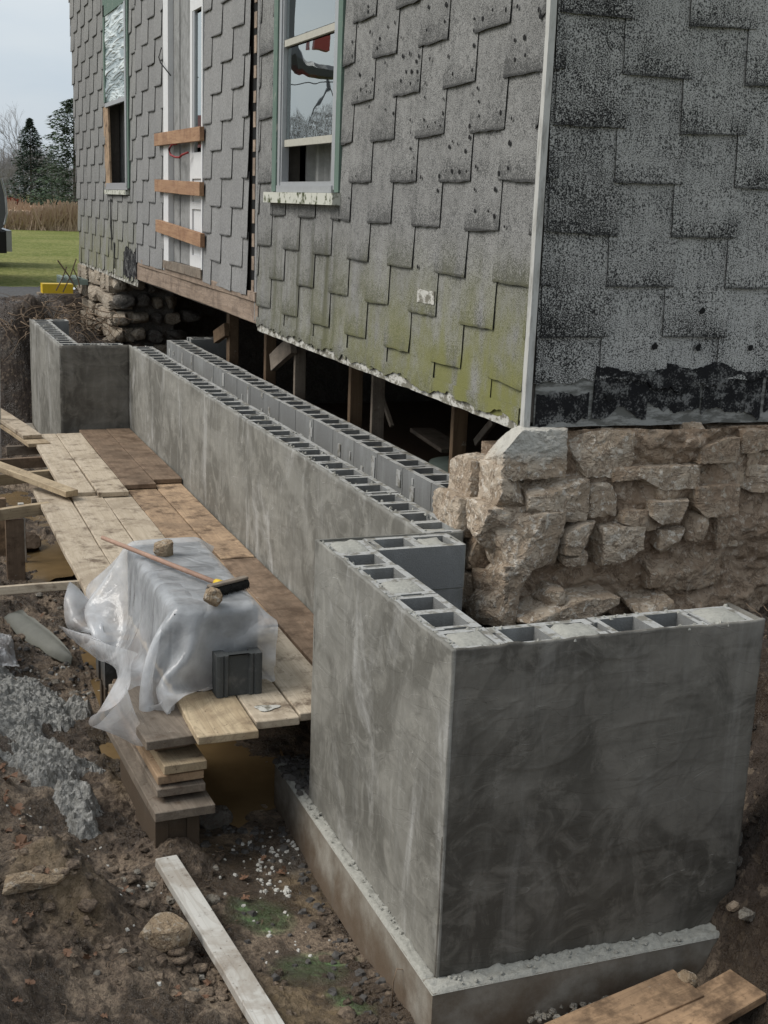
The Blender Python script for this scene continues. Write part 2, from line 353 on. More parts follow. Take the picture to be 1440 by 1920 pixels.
M['stone'] = stone_mat('tan_limestone', (.36, .275, .195), (.50, .415, .32), (.68, .62, .53), .05, True)
M['stone_mud'] = stone_mat('muddy_limestone', (.31, .225, .155), (.42, .33, .24), (.54, .47, .38), .12)
M['stone_far'] = stone_mat('weathered_foundation_stone', (.34, .28, .21), (.45, .39, .31), (.52, .47, .39), .05)
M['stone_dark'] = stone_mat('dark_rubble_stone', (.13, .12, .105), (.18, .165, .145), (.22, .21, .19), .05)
M['clay'] = stone_mat('clay_mortar', (.26, .185, .125), (.38, .29, .21), (.46, .38, .30), .03)
M['rock'] = stone_mat('fieldstone', (.22, .20, .17), (.30, .27, .22), (.36, .34, .30), .04)
M['rock_tan'] = stone_mat('tan_fieldstone', (.34, .25, .16), (.42, .33, .23), (.48, .42, .34), .0)

def mud_mat():
    q = Mt('wet_mud'); P = q.pos; a = q.noise(P, 2.4, 6, .62, .3); b = q.noise(P, 18, 6, .7, .5); c = q.noise(P, 75, 5, .7); d = q.noise(P, .9, 3, .5)
    col = q.mix(q.ss(.3, .7, a), (.16, .115, .08), (.38, .29, .205)); col = q.mix(q.ss(.52, .75, b), col, (.40, .315, .225))
    col = q.mix(q.math('MULTIPLY', q.ss(.56, .40, c), .55), col, (.032, .022, .016))
    col = q.mix(q.math('MULTIPLY', q.ss(.66, .70, c), .35), col, (.30, .24, .17))
    at = q.t.nodes.new('ShaderNodeAttribute'); at.attribute_name = 'stain'; s = q.sep(at.outputs['Vector'])
    col = q.mix(q.math('MULTIPLY', s[2], .85), col, q.mix(b, (.14, .095, .04), (.22, .155, .07)))
    col = q.mix(q.math('MULTIPLY', s[0], q.ss(.30, .52, q.math('ADD', q.math('MULTIPLY', b, .7), q.math('MULTIPLY', c, .3)))), col, q.mix(c, (.10, .21, .07), (.26, .40, .17)))
    col = q.mix(q.math('MULTIPLY', s[1], q.ss(.3, .55, c)), col, (.26, .27, .26))
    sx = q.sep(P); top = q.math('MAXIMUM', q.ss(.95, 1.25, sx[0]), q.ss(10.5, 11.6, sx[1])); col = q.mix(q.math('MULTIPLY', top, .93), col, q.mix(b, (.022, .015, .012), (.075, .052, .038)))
    cru = q.vor(P, 38., 'F1', 'Color'); cc = q.sep(cru)[0]; col = q.mix(q.math('MULTIPLY', q.ss(.75, .95, cc), .40), col, (.045, .03, .022)); col = q.mix(q.math('MULTIPLY', q.ss(.22, .08, cc), .35), col, (.34, .26, .18))
    fl = q.vor(q.noise_vec(P, 30., .03), 55., 'F1'); flk = q.ss(.30, .10, fl); sel = q.ss(.56, .62, q.noise(P, 12, 3, .6)); col = q.mix(q.math('MULTIPLY', q.math('MULTIPLY', flk, sel), .55), col, (.40, .30, .21))
    h = q.math('ADD', b, q.math('ADD', q.math('MULTIPLY', c, .55), q.math('MULTIPLY', flk, .25)))
    wt = q.noise(P, 3.3, 4, .6); col = q.mix(q.math('MULTIPLY', q.ss(.54, .46, wt), .72), col, (.04, .028, .019))
    return q.done(col, q.mix(q.ss(.42, .58, wt), (.20,) * 3, (.8,) * 3), q.bump(h, .030, 1.), .5)
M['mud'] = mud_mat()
def spill_mat():
    q = Mt('crumbled_grey_mortar'); b = q.noise(q.pos, 30, 6, .7); c = q.noise(q.pos, 110, 4, .7)
    col = q.mix(q.ss(.35, .65, b), (.22, .215, .195), (.46, .45, .42)); col = q.mix(q.ss(.55, .7, c), col, (.60, .59, .55))
    return q.done(col, .85, q.bump(q.math('ADD', b, c), .014), .25)
M['spill'] = spill_mat()
def grass_mat():
    q = Mt('mown_lawn'); a = q.noise(q.pos, .35, 5, .6); b = q.noise(q.map(q.pos, (14, 5, 5)), 1, 5, .7)
    col = q.mix(q.ss(.35, .65, a), (.13, .155, .035), (.21, .21, .07)); col = q.mix(q.math('MULTIPLY', q.ss(.45, .7, b), .5), col, (.28, .26, .12))
    col = q.mix(q.math('MULTIPLY', q.ss(.55, .35, b), .5), col, (.06, .085, .02))
    return q.done(col, .95, q.bump(b, .05), .1)
M['lawn'] = grass_mat()
M['gravel'] = plain('wet_gravel_track', (.10, .10, .10), .85, .3, .5, 25, .02)
def leafy(name, c1, c2):
    q = Mt(name); col = q.mix(q.noise(q.pos, 3., 3, .6), c1, c2); return q.done(col, .9, None, .1)
M['spruce'] = leafy('spruce_needles', (.028, .045, .032), (.075, .10, .072))  # needle tones paled and greyed, distance haze put into the colour
M['pine'] = leafy('pine_needles', (.035, .058, .036), (.10, .13, .08))
M['bark'] = leafy('grey_bark', (.16, .14, .125), (.24, .22, .20))
M['twigs'] = leafy('bare_twigs', (.22, .20, .19), (.30, .28, .27))
q = Mt('dry_reeds'); M['reed'] = q.done(q.mix(q.noise(q.pos, 1.3, 6, .8), (.22, .13, .085), (.56, .44, .31)), .9, None, .1)
M['redshrub'] = leafy('red_shrub_leaves', (.13, .03, .022), (.22, .07, .045))
M['root'] = leafy('dry_roots', (.13, .095, .065), (.24, .18, .13))
M['leaf'] = plain('dead_leaf', (.17, .095, .058), .7, .3, .5, 25)
M['chip'] = plain('white_mortar_chips', (.50, .49, .45), .8, .2, .3, 90)
M['dchip'] = plain('dark_shale_chips', (.07, .065, .06), .6, .4, .5, 40)
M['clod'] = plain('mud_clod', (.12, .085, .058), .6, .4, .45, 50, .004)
q = Mt('flaking_green_casing'); a_ = q.noise(q.map(q.pos, (30, 30, 7)), 1, 6, .75); b_ = q.noise(q.pos, 5, 4, .6)
M['green'] = q.done(q.mix(q.ss(.60, .66, a_), q.mix(b_, (.085, .135, .110), (.14, .19, .16)), (.36, .36, .32)), .8, q.bump(a_, .003), .2)
M['alum'] = plain('storm_sash_aluminium', (.36, .37, .38), .45, .5, .15, 30, .0005, .35)
M['rail'] = plain('cream_sash_rail', (.40, .385, .33), .6, .3, .2, 30)
M['whitetrim'] = plain('white_door_trim', (.60, .60, .60), .6, .3, .12, 25)
M['greypanel'] = wood_mat('weathered_grey_boards', (.30, .30, .295), (.24, .24, .235), (.12, .12, .115), .6, 0)
M['curtain'] = plain('grey_curtain', (.30, .30, .29), .9, .1, .5, 12)
def mossy_sill():
    q = Mt('mossy_white_sill'); b = q.noise(q.pos, 14, 5, .7); col = q.mix(q.ss(.5, .62, b), (.50, .50, .44), (.06, .07, .03)); return q.done(col, .8, q.bump(b, .004), .2)
M['sill'] = mossy_sill()
def corner_mat():
    q = Mt('white_corner_trim'); b = q.noise(q.map(q.pos, (30, 30, 6)), 1., 5, .7); col = q.mix(q.ss(.45, .75, b), (.46, .455, .43), (.22, .21, .19)); return q.done(col, .7, q.bump(b, .002), .3)
M['corner'] = corner_mat()
def glass_mat():
    q = Mt('window_glass'); g = q.t.nodes.new('ShaderNodeBsdfGlossy'); g.inputs['Roughness'].default_value = .01; g.inputs['Color'].default_value = (.9, .95, .95, 1)
    n = q.noise(q.pos, 1.4, 2, .5); b = q.bump(n, .01, .35); q.L(b, g.inputs['Normal'])
    t = q.t.nodes.new('ShaderNodeBsdfTransparent'); t.inputs[0].default_value = (.75, .8, .8, 1)
    mxs = q.t.nodes.new('ShaderNodeMixShader'); f = q.t.nodes.new('ShaderNodeFresnel'); f.inputs[0].default_value = 2.6
    q.L(q.math('MULTIPLY', f.outputs[0], 1.7, 0, True), mxs.inputs[0]); q.L(t.outputs[0], mxs.inputs[1]); q.L(g.outputs[0], mxs.inputs[2])
    q.L(mxs.outputs[0], q.t.nodes['Material Output'].inputs[0]); return q.m
M['glass'] = glass_mat()
def wavy_mat():
    q = Mt('wavy_plastic_film'); n = q.noise(q.map(q.pos, (4, 1.6, 13)), 1., 2, .5, 1.1)
    col = q.mix(q.ss(.42, .66, n), (.16, .21, .21), (.60, .66, .65)); return q.done(col, .25, q.bump(n, .05, 1.), .6)
M['wavy'] = wavy_mat()
def plastic_mat():
    q = Mt('milky_plastic_sheet'); n = q.noise(q.pos, 7, 5, .6); d = q.noise(q.pos, 3.1, 4, .6)
    z = q.sep(q.pos)[2]; dirt = q.math('MULTIPLY', q.ss(-.60, -.86, z), q.ss(.40, .62, d))
    cr = q.vor(q.map(q.noise_vec(q.pos, 5., .10), (1, 1, .6)), 5., 'DISTANCE_TO_EDGE'); cr = q.math('MINIMUM', cr, .22)
    cr2 = q.vor(q.noise_vec(q.pos, 11., .05), 22., 'DISTANCE_TO_EDGE'); cr2 = q.math('MINIMUM', cr2, .3)
    col = q.mix(n, (.66, .68, .70), (.86, .88, .90)); col = q.mix(q.math('MULTIPLY', dirt, .55), col, (.38, .26, .18))
    crease = q.ss(.03, .0, cr); col = q.mix(q.math('MULTIPLY', crease, .25), col, (.95, .96, .97))
    nb = q.bump(q.math('ADD', cr, q.math('ADD', q.math('MULTIPLY', cr2, .06), q.math('MULTIPLY', n, .25))), .030, .7)
    q.done(col, .16, nb, .8)
    tr = q.t.nodes.new('ShaderNodeBsdfTransparent'); tl = q.t.nodes.new('ShaderNodeBsdfTranslucent'); tl.inputs[0].default_value = (.78, .80, .82, 1); q.L(nb, tl.inputs['Normal'])
    m1 = q.t.nodes.new('ShaderNodeMixShader'); m1.inputs[0].default_value = .3; q.L(q.b.outputs[0], m1.inputs[1]); q.L(tl.outputs[0], m1.inputs[2])
    m2 = q.t.nodes.new('ShaderNodeMixShader'); q.L(q.ramp(n, [(.3, .58), (.7, .32)]), m2.inputs[0]); q.L(m1.outputs[0], m2.inputs[1]); q.L(tr.outputs[0], m2.inputs[2])
    q.L(m2.outputs[0], q.t.nodes['Material Output'].inputs[0]); return q.m
M['plastic'] = plastic_mat()
M['film'] = plain('dirty_grey_film', (.28, .28, .26), .45, .4, .35, 14, .003)
M['slate'] = plain('curved_tile_shard', (.17, .17, .145), .6, .3, .3, 14, .003)
def puddle_mat(name, c, rough=.06):
    q = Mt(name); n = q.noise(q.pos, 9, 3, .5); col = q.mix(n, tuple(v * .7 for v in c), tuple(v * 1.25 for v in c)); return q.done(col, rough, q.bump(n, .002, .3), .5)
M['puddle'] = puddle_mat('muddy_water', (.20, .135, .065), .15)
M['yellow'] = plain('yellow_plastic', (.62, .42, .02), .5, .4, .15)
M['broomblk'] = plain('black_bristles', (.02, .02, .018), .8, .3, .6, 200, .004)
M['handle'] = wood_mat('pinkish_broom_handle', (.42, .28, .21), (.36, .23, .17), (.26, .16, .12), 1., 0)
M['redwire'] = plain('dark_red_cord', (.22, .02, .02), .5)
M['car'] = plain('dark_grey_paint', (.10, .105, .11), .3, .6, .05, 3, 0.)
M['chrome'] = plain('bumper_steel', (.40, .41, .42), .35, .5, .1, 8, 0., .6)
M['tyre'] = plain('black_rubber', (.02, .02, .02), .8)
M['redpaint'] = plain('red_machine_paint', (.42, .07, .05), .4, .5, .1)
M['tealbin'] = plain('grey_green_crate', (.20, .25, .22), .6)

# ================================================================== ground
def H(x, y, detail=True):
    x = np.asarray(x, float); y = np.asarray(y, float)
    h = -1.43 + 0 * x
    left = -1.43 + 1.36 * sst(-.95, -2.7, x) + .10 * sst(-.55, -1.1, x)
    near = -1.43 + 1.30 * np.clip((-.15 - y) / 3.9, 0, 1) ** .9
    right = -1.43 + .30 * sst(.88, 1.22, x) + 1.18 * sst(1.0, 2.35, x) ** .8
    edge = 11.75 - .45 * sst(.1, .6, x)
    far = -1.43 + 1.52 * sst(edge - .25, edge + .85 + .25 * np.sin(x * 5.), y) ** .8
    gab = -1.43 + .98 * sst(.35, 1.15, y) * sst(.62, .85, x)
    gab = np.where((y < 2.0) & (x > .5), gab, -1.43)
    cel = (x > 1.3) & (y > 1.5) | (x > .93) & (y > 1.75) & (y < 11.0)
    h = np.maximum.reduce([h, left, near, right, far, gab]); h = np.where(cel, -1.5, h); h = np.where(x > .3, np.minimum(h, 0.1 - .55 * sst(.32, .62, x) * sst(15.2, 14.8, y) - 9 * sst(2.2, 2.3, x) * (y > 5)), h) if True else h
    h = h - .14 * ((y > 13.0) & (x < .35))
    h = h + .26 * np.exp(-((x + 1.17) ** 2 + (y - .86) ** 2) / .05) + .05 * np.exp(-((x + .95) ** 2 + (y - 1.9) ** 2) / .05)
    if detail:
        a = 1 - .82 * sst(-.55, -.38, x) * sst(.15, -.1, x) * sst(8.2, 7.2, y) * sst(.0, .3, y)      # flatter wet floor beside the footing
        h = h + .07 * fbm(x * 1.1, y * 1.1, 3., 3) + a * (.075 * fbm(x * 4.2, y * 4.2, 1., 4, .55) + .045 * (np.abs(fbm(x * 11, y * 11, 7., 4, .6)) - .2)
                                                       + .012 * (.3 - np.abs(fbm(x * 34, y * 34, 2., 3, .6))))
        h = h + a * .040 * np.clip(fbm(x * 17, y * 17, 31., 4, .55) - .08, 0, 1) + a * .018 * np.clip(fbm(x * 42, y * 42, 21., 2, .5) - .1, 0, 1)
        h = h + .07 * np.exp(-((x + .60) ** 2 + (y - 1.55) ** 2) / .04)
        h = h + .09 * np.exp(-((x + .58) ** 2 + (y - 1.38) ** 2) / .015)
        h = h + (.05 * fbm(x * 2.3, y * 2.3, 11., 3)) * sst(-1.2, -.6, h)
    return h
def axis_pts(segs):
    r = []
    for a, b, st in segs: r.extend(np.arange(a, b, st))
    r.append(segs[-1][1]); return np.array(r)
xs = axis_pts([(-5, -1.9, .10), (-1.9, -1.5, .03), (-1.5, .05, .0085), (.05, .9, .03), (.9, 2.5, .014), (2.5, 5, .12)])
ys = axis_pts([(-5, -1.4, .12), (-1.4, -.5, .03), (-.5, 3.1, .0095), (3.1, 5.2, .016), (5.2, 9, .035), (9, 11.2, .06), (11.2, 13.2, .025), (13.2, 15.4, .08)])
X, Y = np.meshgrid(xs, ys); Z = H(X, Y)
V = np.stack([X, Y, Z], -1).reshape(-1, 3); nx, ny = len(xs), len(ys)
ii, jj = np.meshgrid(np.arange(nx - 1), np.arange(ny - 1)); a = (jj * nx + ii).ravel()
F = np.stack([a, a + 1, a + nx + 1, a + nx], -1)
gme = bpy.data.meshes.new('mud_ground'); gme.vertices.add(len(V)); gme.vertices.foreach_set('co', V.ravel())
gme.loops.add(F.size); gme.loops.foreach_set('vertex_index', F.ravel().astype(np.int32)); gme.polygons.add(len(F))
gme.polygons.foreach_set('loop_start', np.arange(0, F.size, 4, dtype=np.int32)); gme.update(calc_edges=True); gme.validate()
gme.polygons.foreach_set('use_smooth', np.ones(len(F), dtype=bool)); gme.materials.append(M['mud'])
def blob(x, y, cx, cy, rx, ry, rot=0.):
    c, s = math.cos(rot), math.sin(rot); dx, dy = x - cx, y - cy
    r = np.sqrt(((c * dx + s * dy) / rx) ** 2 + ((-s * dx + c * dy) / ry) ** 2) + .35 * fbm(x * 9, y * 9, 4., 4)
    return np.clip(1.6 - 1.6 * r, 0, 1)
gp = [U(490, 1705, 2, -1.41), U(590, 1800, 2, -1.41), U(660, 1875, 2, -1.41), U(455, 1690, 2, -1.41)]
gx, gy = V[:, 0], V[:, 1]
green = np.maximum.reduce([blob(gx, gy, p[0], p[1], rx, ry, .3) for p, rx, ry in zip(gp, (.16, .20, .07, .07), (.15, .15, .14, .07))])
grey = np.maximum(blob(gx, gy, *U(540, 1590, 2, -1.41)[:2], .10, .16), blob(gx, gy, *U(60, 1440, 2, -1.38)[:2], .16, .55, -.1)) * .6
wet = np.maximum.reduce([blob(gx, gy, *U(215, 1430, 2, -1.42)[:2], .13, .5), blob(gx, gy, *U(430, 1600, 2, -1.42)[:2], .2, .25) * .5, blob(gx, gy, *U(560, 1900, 2, -1.42)[:2], .3, .3) * .8, blob(gx, gy, *U(560, 1660, 2, -1.42)[:2], .2, .25) * .7, blob(gx, gy, -1.17, .80, .26, .26) * .55])
at = gme.attributes.new('stain', 'FLOAT_VECTOR', 'POINT'); at.data.foreach_set('vector', np.stack([green, grey, wet], -1).astype(np.float32).ravel())
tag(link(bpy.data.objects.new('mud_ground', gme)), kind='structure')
def Hs(x, y): return float(H(np.array([x]), np.array([y]))[0])

# lawn around the dig, stretching to the horizon
mb = MB(); z = .085
def sheet(x0, x1, y0, y1): mb.add([(x0, y0, z), (x1, y0, z), (x1, y1, z), (x0, y1, z)], [(0, 1, 2, 3)])
sheet(-400, 400, 15.25, 600); sheet(-400, .38, 13.15, 15.25); sheet(4.95, 400, 13.15, 15.25); sheet(-400, 400, -400, -4.95); sheet(-400, -4.95, -4.95, 13.15); sheet(4.95, 400, -4.95, 13.15)
tag(mb.build('lawn', M['lawn']), kind='structure')
xs2 = np.linspace(-14, .40, 90); ys2 = np.linspace(12.95, 15.2, 26); X, Y = np.meshgrid(xs2, ys2)
e = sst(12.95, 13.2, Y) * sst(15.2, 14.95 + .2 * fbm(X * 1.5, Y * 0 + 1.), Y)
Z = .06 + .045 * e + .012 * fbm(X * 6, Y * 6)
nx = 90; ii, jj = np.meshgrid(np.arange(89), np.arange(25)); a = (jj * nx + ii).ravel()
tag(obj('gravel_track', np.stack([X, Y, Z], -1).reshape(-1, 3), np.stack([a, a + 1, a + nx + 1, a + nx], -1), M['gravel']), kind='structure')

# puddles
def puddle(name, cx, cy, rx, ry, z, rot=0., mat='puddle', seed=0.):
    V = [(cx, cy, z)]; n = 48
    for k in range(n):
        an = 2 * math.pi * k / n; r = 1 + .3 * float(fbm(math.cos(an) * 1.3 + seed, math.sin(an) * 1.3, 2., 3))
        x, y = math.cos(an) * rx * r, math.sin(an) * ry * r
        V.append((cx + x * math.cos(rot) - y * math.sin(rot), cy + x * math.sin(rot) + y * math.cos(rot), z))
    return tag(obj(name, V, [(0, k + 1, (k + 1) % n + 1) for k in range(n)], M[mat]), kind='structure')
p = U(440, 1480, 2, -1.42); puddle('muddy_water', p[0] - .02, 3.75, .42, 1.85, -1.418, .0)
p = U(215, 1400, 2, -1.42); puddle('puddle', p[0], p[1], .09, .42, -1.395, -.1, seed=5)
p = U(235, 1470, 2, -1.42); puddle('puddle', p[0], p[1], .10, .16, -1.40, .2, seed=9)
puddle('puddle', -.66, 7.3, .5, 1.6, -1.40, 0, seed=12)

# ================================================================== the house
HX, HY = .9, 1.314
house = thing('house', 'old farmhouse clad in staggered grey asphalt shingles, raised over the open foundation trench', 'house', (HX, HY, .46))
TOPZ = 5.6; YE = 15.0
def yend(z): return 15.0 + .155 * (z - .415)
def wall_boxes(openings, y0, y1, z0, z1, x0, x1):
    mb = MB(); cuts = sorted({y0, y1, *[v for o in openings for v in o[:2]]})
    for a, b in zip(cuts, cuts[1:]):
        op = [o for o in openings if o[0] <= a + 1e-6 and o[1] >= b - 1e-6]
        if op: mb.box((x0, a, z0), (x1, b, op[0][2])); mb.box((x0, a, op[0][3]), (x1, b, z1))
        else: mb.box((x0, a, z0), (x1, b, z1))
    return mb
W1 = (3.96, 5.14, 1.47, 3.25); DR = (7.42, 8.86, .80, 3.3); W2 = (11.0, 12.45, 1.47, 3.55)
wall_boxes([W1, DR, W2], 1.45, 15.0, .50, TOPZ, .902, 1.04).build('side_wall', M['sheath'], house)
MB().add([(.902, 15, .5), (1.04, 15, .5), (1.04, 15.7, TOPZ), (.902, 15.8, TOPZ), (.902, 14.9, .5), (1.04, 14.9, .5), (1.04, 14.9, TOPZ), (.902, 14.9, TOPZ)],
         [(0, 1, 2, 3), (7, 6, 5, 4), (0, 3, 7, 4), (1, 5, 6, 2), (3, 2, 6, 7), (0, 4, 5, 1)]).build('corner_wall', M['sheath'], house)
MB().box((.902, 1.318, .50), (7, 1.45, TOPZ)).build('gable_wall', M['sheath'], house)
MB().box((7, 1.32, .5), (7.14, 15.0, TOPZ)).box((1.04, 14.86, .5), (7, 15, TOPZ)).build('back_wall', M['sheath'], house)
MB().box((1.04, 1.45, .52), (7, 14.86, .66)).build('floor', M['post'], house)
mb = MB(); mb.add([(.6, 1.0, TOPZ), (7.4, 1.0, TOPZ), (7.4, 15.4, TOPZ), (.6, 15.4, TOPZ), (4, 1.0, TOPZ + 2.4), (4, 15.4, TOPZ + 2.4)],
                  [(0, 1, 4), (1, 2, 5, 4), (2, 3, 5), (3, 0, 4, 5), (0, 3, 2, 1)]); mb.build('roof', M['shC'], house)
MB().box((2.6, 1.5, .67), (2.7, 14.8, TOPZ - .1)).build('light_stop_wall', M['black'], house)  # black wall added inside the house to close off the light

def sh_mesh(name, face, mat, wid, hgt, u0=0., u1=None, v0=0., jag=0., seed=0):
    """one asphalt shingle, lower edge standing proud, upper edge tucked under the course above"""
    u1 = wid if u1 is None else u1; q = np.random.default_rng(seed); nu, nv = 7, 7
    us = np.linspace(u0, u1, nu); vs = np.linspace(v0, hgt, nv); ph = q.uniform(0, 30); V = []; thk = .0045
    jb = q.normal(0, .0018, nu) + q.normal(0, .004) * np.linspace(-1, 1, nu) + (np.abs(fbm(us * 22 + ph, 0 * us, 1., 3)) * jag if jag else 0)
    js = q.normal(0, .0014, nv); curl = q.uniform(-.001, .0045)
    for lay in (1, 0):
        for j, v in enumerate(vs):
            for i, u in enumerate(us):
                d = .0150 * (1 - v / .50) + .0012; k = (u - u0) / max(1e-6, u1 - u0)
                d += curl * (1 - min(1, v / .2)) * (1 - k) + .0016 * float(noise3(u * 9 + ph, v * 9, 3.))
                uu = u + (js[j] if i in (0,) else 0); vv = v + (jb[i] if j == 0 else 0)
                n = d if lay else max(d - thk, .0003)
                V.append((-n, uu, vv) if face == 'L' else (uu, -n, vv))
    F = []; I = []; N = nu * nv
    for j in range(nv - 1):
        for i in range(nu - 1):
            a = j * nu + i; f = (a, a + nu, a + nu + 1, a + 1); F.append(f if face == 'L' else f[::-1]); I.append(0)
            b = a + N; g = (b, b + 1, b + nu + 1, b + nu); F.append(g if face == 'L' else g[::-1]); I.append(1)
    ring = [i for i in range(nu)] + [j * nu + nu - 1 for j in range(1, nv)] + [(nv - 1) * nu + i for i in range(nu - 2, -1, -1)] + [j * nu for j in range(nv - 2, 0, -1)]
    for a, b in zip(ring, ring[1:] + ring[:1]):
        f = (a, b, b + N, a + N); F.append(f if face == 'L' else f[::-1]); I.append(1)
    return mesh(name, V, F, [mat, M['edge']], I, False)
BANK = {}
def bank(key, face, mat, wid):
    if key not in BANK: BANK[key] = [sh_mesh('shingle', face, mat, wid, .485, seed=hash_(key, k)) for k in range(10)]
    return BANK[key]
def hash_(k, n): return sum(ord(c) for c in k) * 13 + n
pending = MB(); nsh = 0
def section(face, key, mat, y0, y1, anchor, za, pitch, ztop, bottom, holes=(), vis=None, off=0., jag=0., slant=False):
    """staggered shingle field; anchor = near edge of a column whose lower edges are at za + n * .437"""
    global nsh
    wid = pitch + .038; bk = bank(key, face, mat, wid); E = .2185
    c0 = math.floor((y0 - anchor) / pitch) - 1; c1 = math.ceil((y1 + .8 - anchor) / pitch)
    for c in range(c0, c1 + 1):
        u_a = anchor + c * pitch
        for r in range(-8, 16):
            zb = za + r * .437 + (E if c % 2 else 0)
            lim1 = min(y1, yend(max(zb, .4)) - .01) if slant else y1
            if zb > ztop or zb + .485 < bottom + .03: continue
            a, b = max(u_a, y0), min(u_a + wid, lim1)
            if b - a < .03: continue
            v0 = max(0., bottom - zb); h = .485
            pieces = [(a, b, v0, h)]
            for (h0, h1, k0, k1) in holes:
                nxt = []
                for (pa, pb, va, vb) in pieces:
                    if pb <= h0 or pa >= h1 or zb + vb <= k0 or zb + va >= k1: nxt.append((pa, pb, va, vb)); continue
                    if pa < h0: nxt.append((pa, h0, va, vb))
                    if pb > h1: nxt.append((h1, pb, va, vb))
                    ia, ib = max(pa, h0), min(pb, h1)
                    if zb + va < k0: nxt.append((ia, ib, va, k0 - zb))
                    if zb + vb > k1: nxt.append((ia, ib, k1 - zb, vb))
                pieces = nxt
            for (pa, pb, va, vb) in pieces:
                if pb - pa < .02 or vb - va < .03: continue
                full = abs(pa - u_a) < 1e-6 and abs(pb - u_a - wid) < 1e-6 and va == 0 and vb == h
                at = (HX - off, u_a, zb) if face == 'L' else (u_a, HY - off, zb)
                seen = vis is None or vis(u_a, zb)
                if full: me = bk[random.randrange(10)]
                else: me = sh_mesh('shingle', face, mat, wid, vb, pa - u_a, pb - u_a, va, jag if va > 0 and abs(zb + va - bottom) < .01 else 0, random.randrange(9999))
                if seen: place('shingle', me, at, house); nsh += 1
                else:
                    n = len(me.vertices); vv = np.empty(n * 3); me.vertices.foreach_get('co', vv)
                    pending.add(vv.reshape(-1, 3) + np.array(at), [tuple(pl.vertices) for pl in me.polygons], 0)
def in_view(y, z):
    d = CR @ (np.array([HX, y, z]) - CP); return -(d[1] / d[2]) * FPX + 960 > -25
def in_view_r(x, z):
    d = CR @ (np.array([x, HY, z]) - CP); return -(d[1] / d[2]) * FPX + 960 > -25 and d[0] / d[2] * FPX < 745
WH1 = (3.84, 5.26, 1.385, 3.35); WH2 = (10.88, 12.55, 1.39, 3.65); DH = (7.30, 8.95, .72, 3.4)
section('L', 'A', M['shA'], 1.335, 5.66, 1.66, 1.737, .330, 5.0, .485, [WH1], in_view, 0., .05)
section('L', 'B', M['shB'], 5.86, 10.42, 6.003, 1.771, .336, 5.0, .70, [DH], in_view, .022, .0)
section('L', 'C', M['shC'], 10.50, 15.9, 13.75, 1.541, .336, 5.0, .455, [WH2], in_view, 0., .06, True)
section('R', 'R', M['shR'], .922, 3.6, 1.240, 1.527, .305, 3.2, .665, [], in_view_r, 0., .055)
pending.build('upper_shingles', M['shA'], house)['kind'] = 'stuff'
print('shingles', nsh)

# corner trim, ragged tar paper band, skirt
mb = MB(); n = 26; zz = np.linspace(.455, TOPZ, n)
for k in range(n - 1):
    w0, w1 = .004 * fbm(zz[k] * 3, 0., 1., 2), .004 * fbm(zz[k + 1] * 3, 0., 1., 2)
    x0, y0 = HX - .020, HY - .021
    V = []
    for zt, wv in ((zz[k], w0), (zz[k + 1], w1)): V += [(x0 + wv, y0 + wv, zt), (x0 + .030 + wv, y0 + wv, zt), (x0 + .030 + wv, y0 + .024, zt), (x0 + wv, y0 + .034, zt)]
    mb.add(V, [(0, 1, 5, 4), (1, 2, 6, 5), (2, 3, 7, 6), (3, 0, 4, 7)] + ([(3, 2, 1, 0)] if k == 0 else []) + ([(4, 5, 6, 7)] if k == n - 2 else []))
mb.build('corner_trim', M['corner'], house)
def ragged(name, face, a0, a1, z0, z1, off, amp0, amp1, mat, seed, thk=.004, n=90, tilt=0.):
    us = np.linspace(a0, a1, n); lo = z0 + amp0 * fbm(us * 9 + seed, 0 * us, 1., 5, .65); hi = z1 + amp1 * fbm(us * 8 + seed, 0 * us + 5, 2., 5, .65)
    hi = np.maximum(hi, lo + .005); V = []
    for o_ in (off, off - thk):
        for u, l, h in zip(us, lo, hi):
            for zt in (l, (l + h) / 2, h):
                d = o_ + .004 * float(noise3(u * 12 + seed, zt * 12, 3.)) * (1 if thk > .001 else 0)
                V.append((HX - d, u, zt) if face == 'L' else (u, HY - d, zt))
    F = []; N = n * 3
    for k in range(n - 1):
        for j in range(2):
            q_ = (k * 3 + j, k * 3 + 3 + j, k * 3 + 4 + j, k * 3 + 1 + j); F.append(q_ if face == 'R' else q_[::-1])
            g = tuple(v + N for v in q_); F.append(g[::-1] if face == 'R' else g)
        for j in (0, 2): F.append((k * 3 + j, k * 3 + 3 + j, k * 3 + 3 + j + N, k * 3 + j + N))
    return obj(name, V, F, mat, house)
q = Mt('torn_tar_paper'); a_ = q.noise(q.pos, 13, 6, .7); g_ = q.noise(q.pos, 110, 3, .7)
M['tar'] = q.done(q.mix(q.ss(.49, .60, q.math('ADD', q.math('MULTIPLY', a_, .6), q.math('MULTIPLY', g_, .4))), (.010, .010, .011), (.16, .16, .155)), .85, q.bump(g_, .003), .2)
q = Mt('exposed_sheathing_board'); a_ = q.noise(q.map(q.pos, (9, 9, 30)), 1, 5, .7)
M['bare'] = q.done(q.mix(q.ss(.42, .6, a_), (.12, .12, .11), (.28, .28, .265)), .85, q.bump(a_, .003), .2)
ragged('base_board', 'R', .935, 3.6, .475, .70, .004, .006, .0, M['bare'], 3)
for k, (a0, a1, z0, z1) in enumerate([(.94, 1.20, .50, .64), (1.22, 1.50, .53, .70), (1.50, 1.78, .55, .74), (1.79, 2.12, .52, .72), (2.14, 2.6, .52, .70), (2.62, 3.4, .52, .70)]):
    ragged('torn_shingle', 'R', a0, a1, z0, z1, .0095 + .001 * (k % 2), .07, .05, M['tar'], k * 7.7)
ragged('tar_patch', 'R', 1.22, 2.3, .655, .735, .0195, .08, .05, M['tar'], 44.)
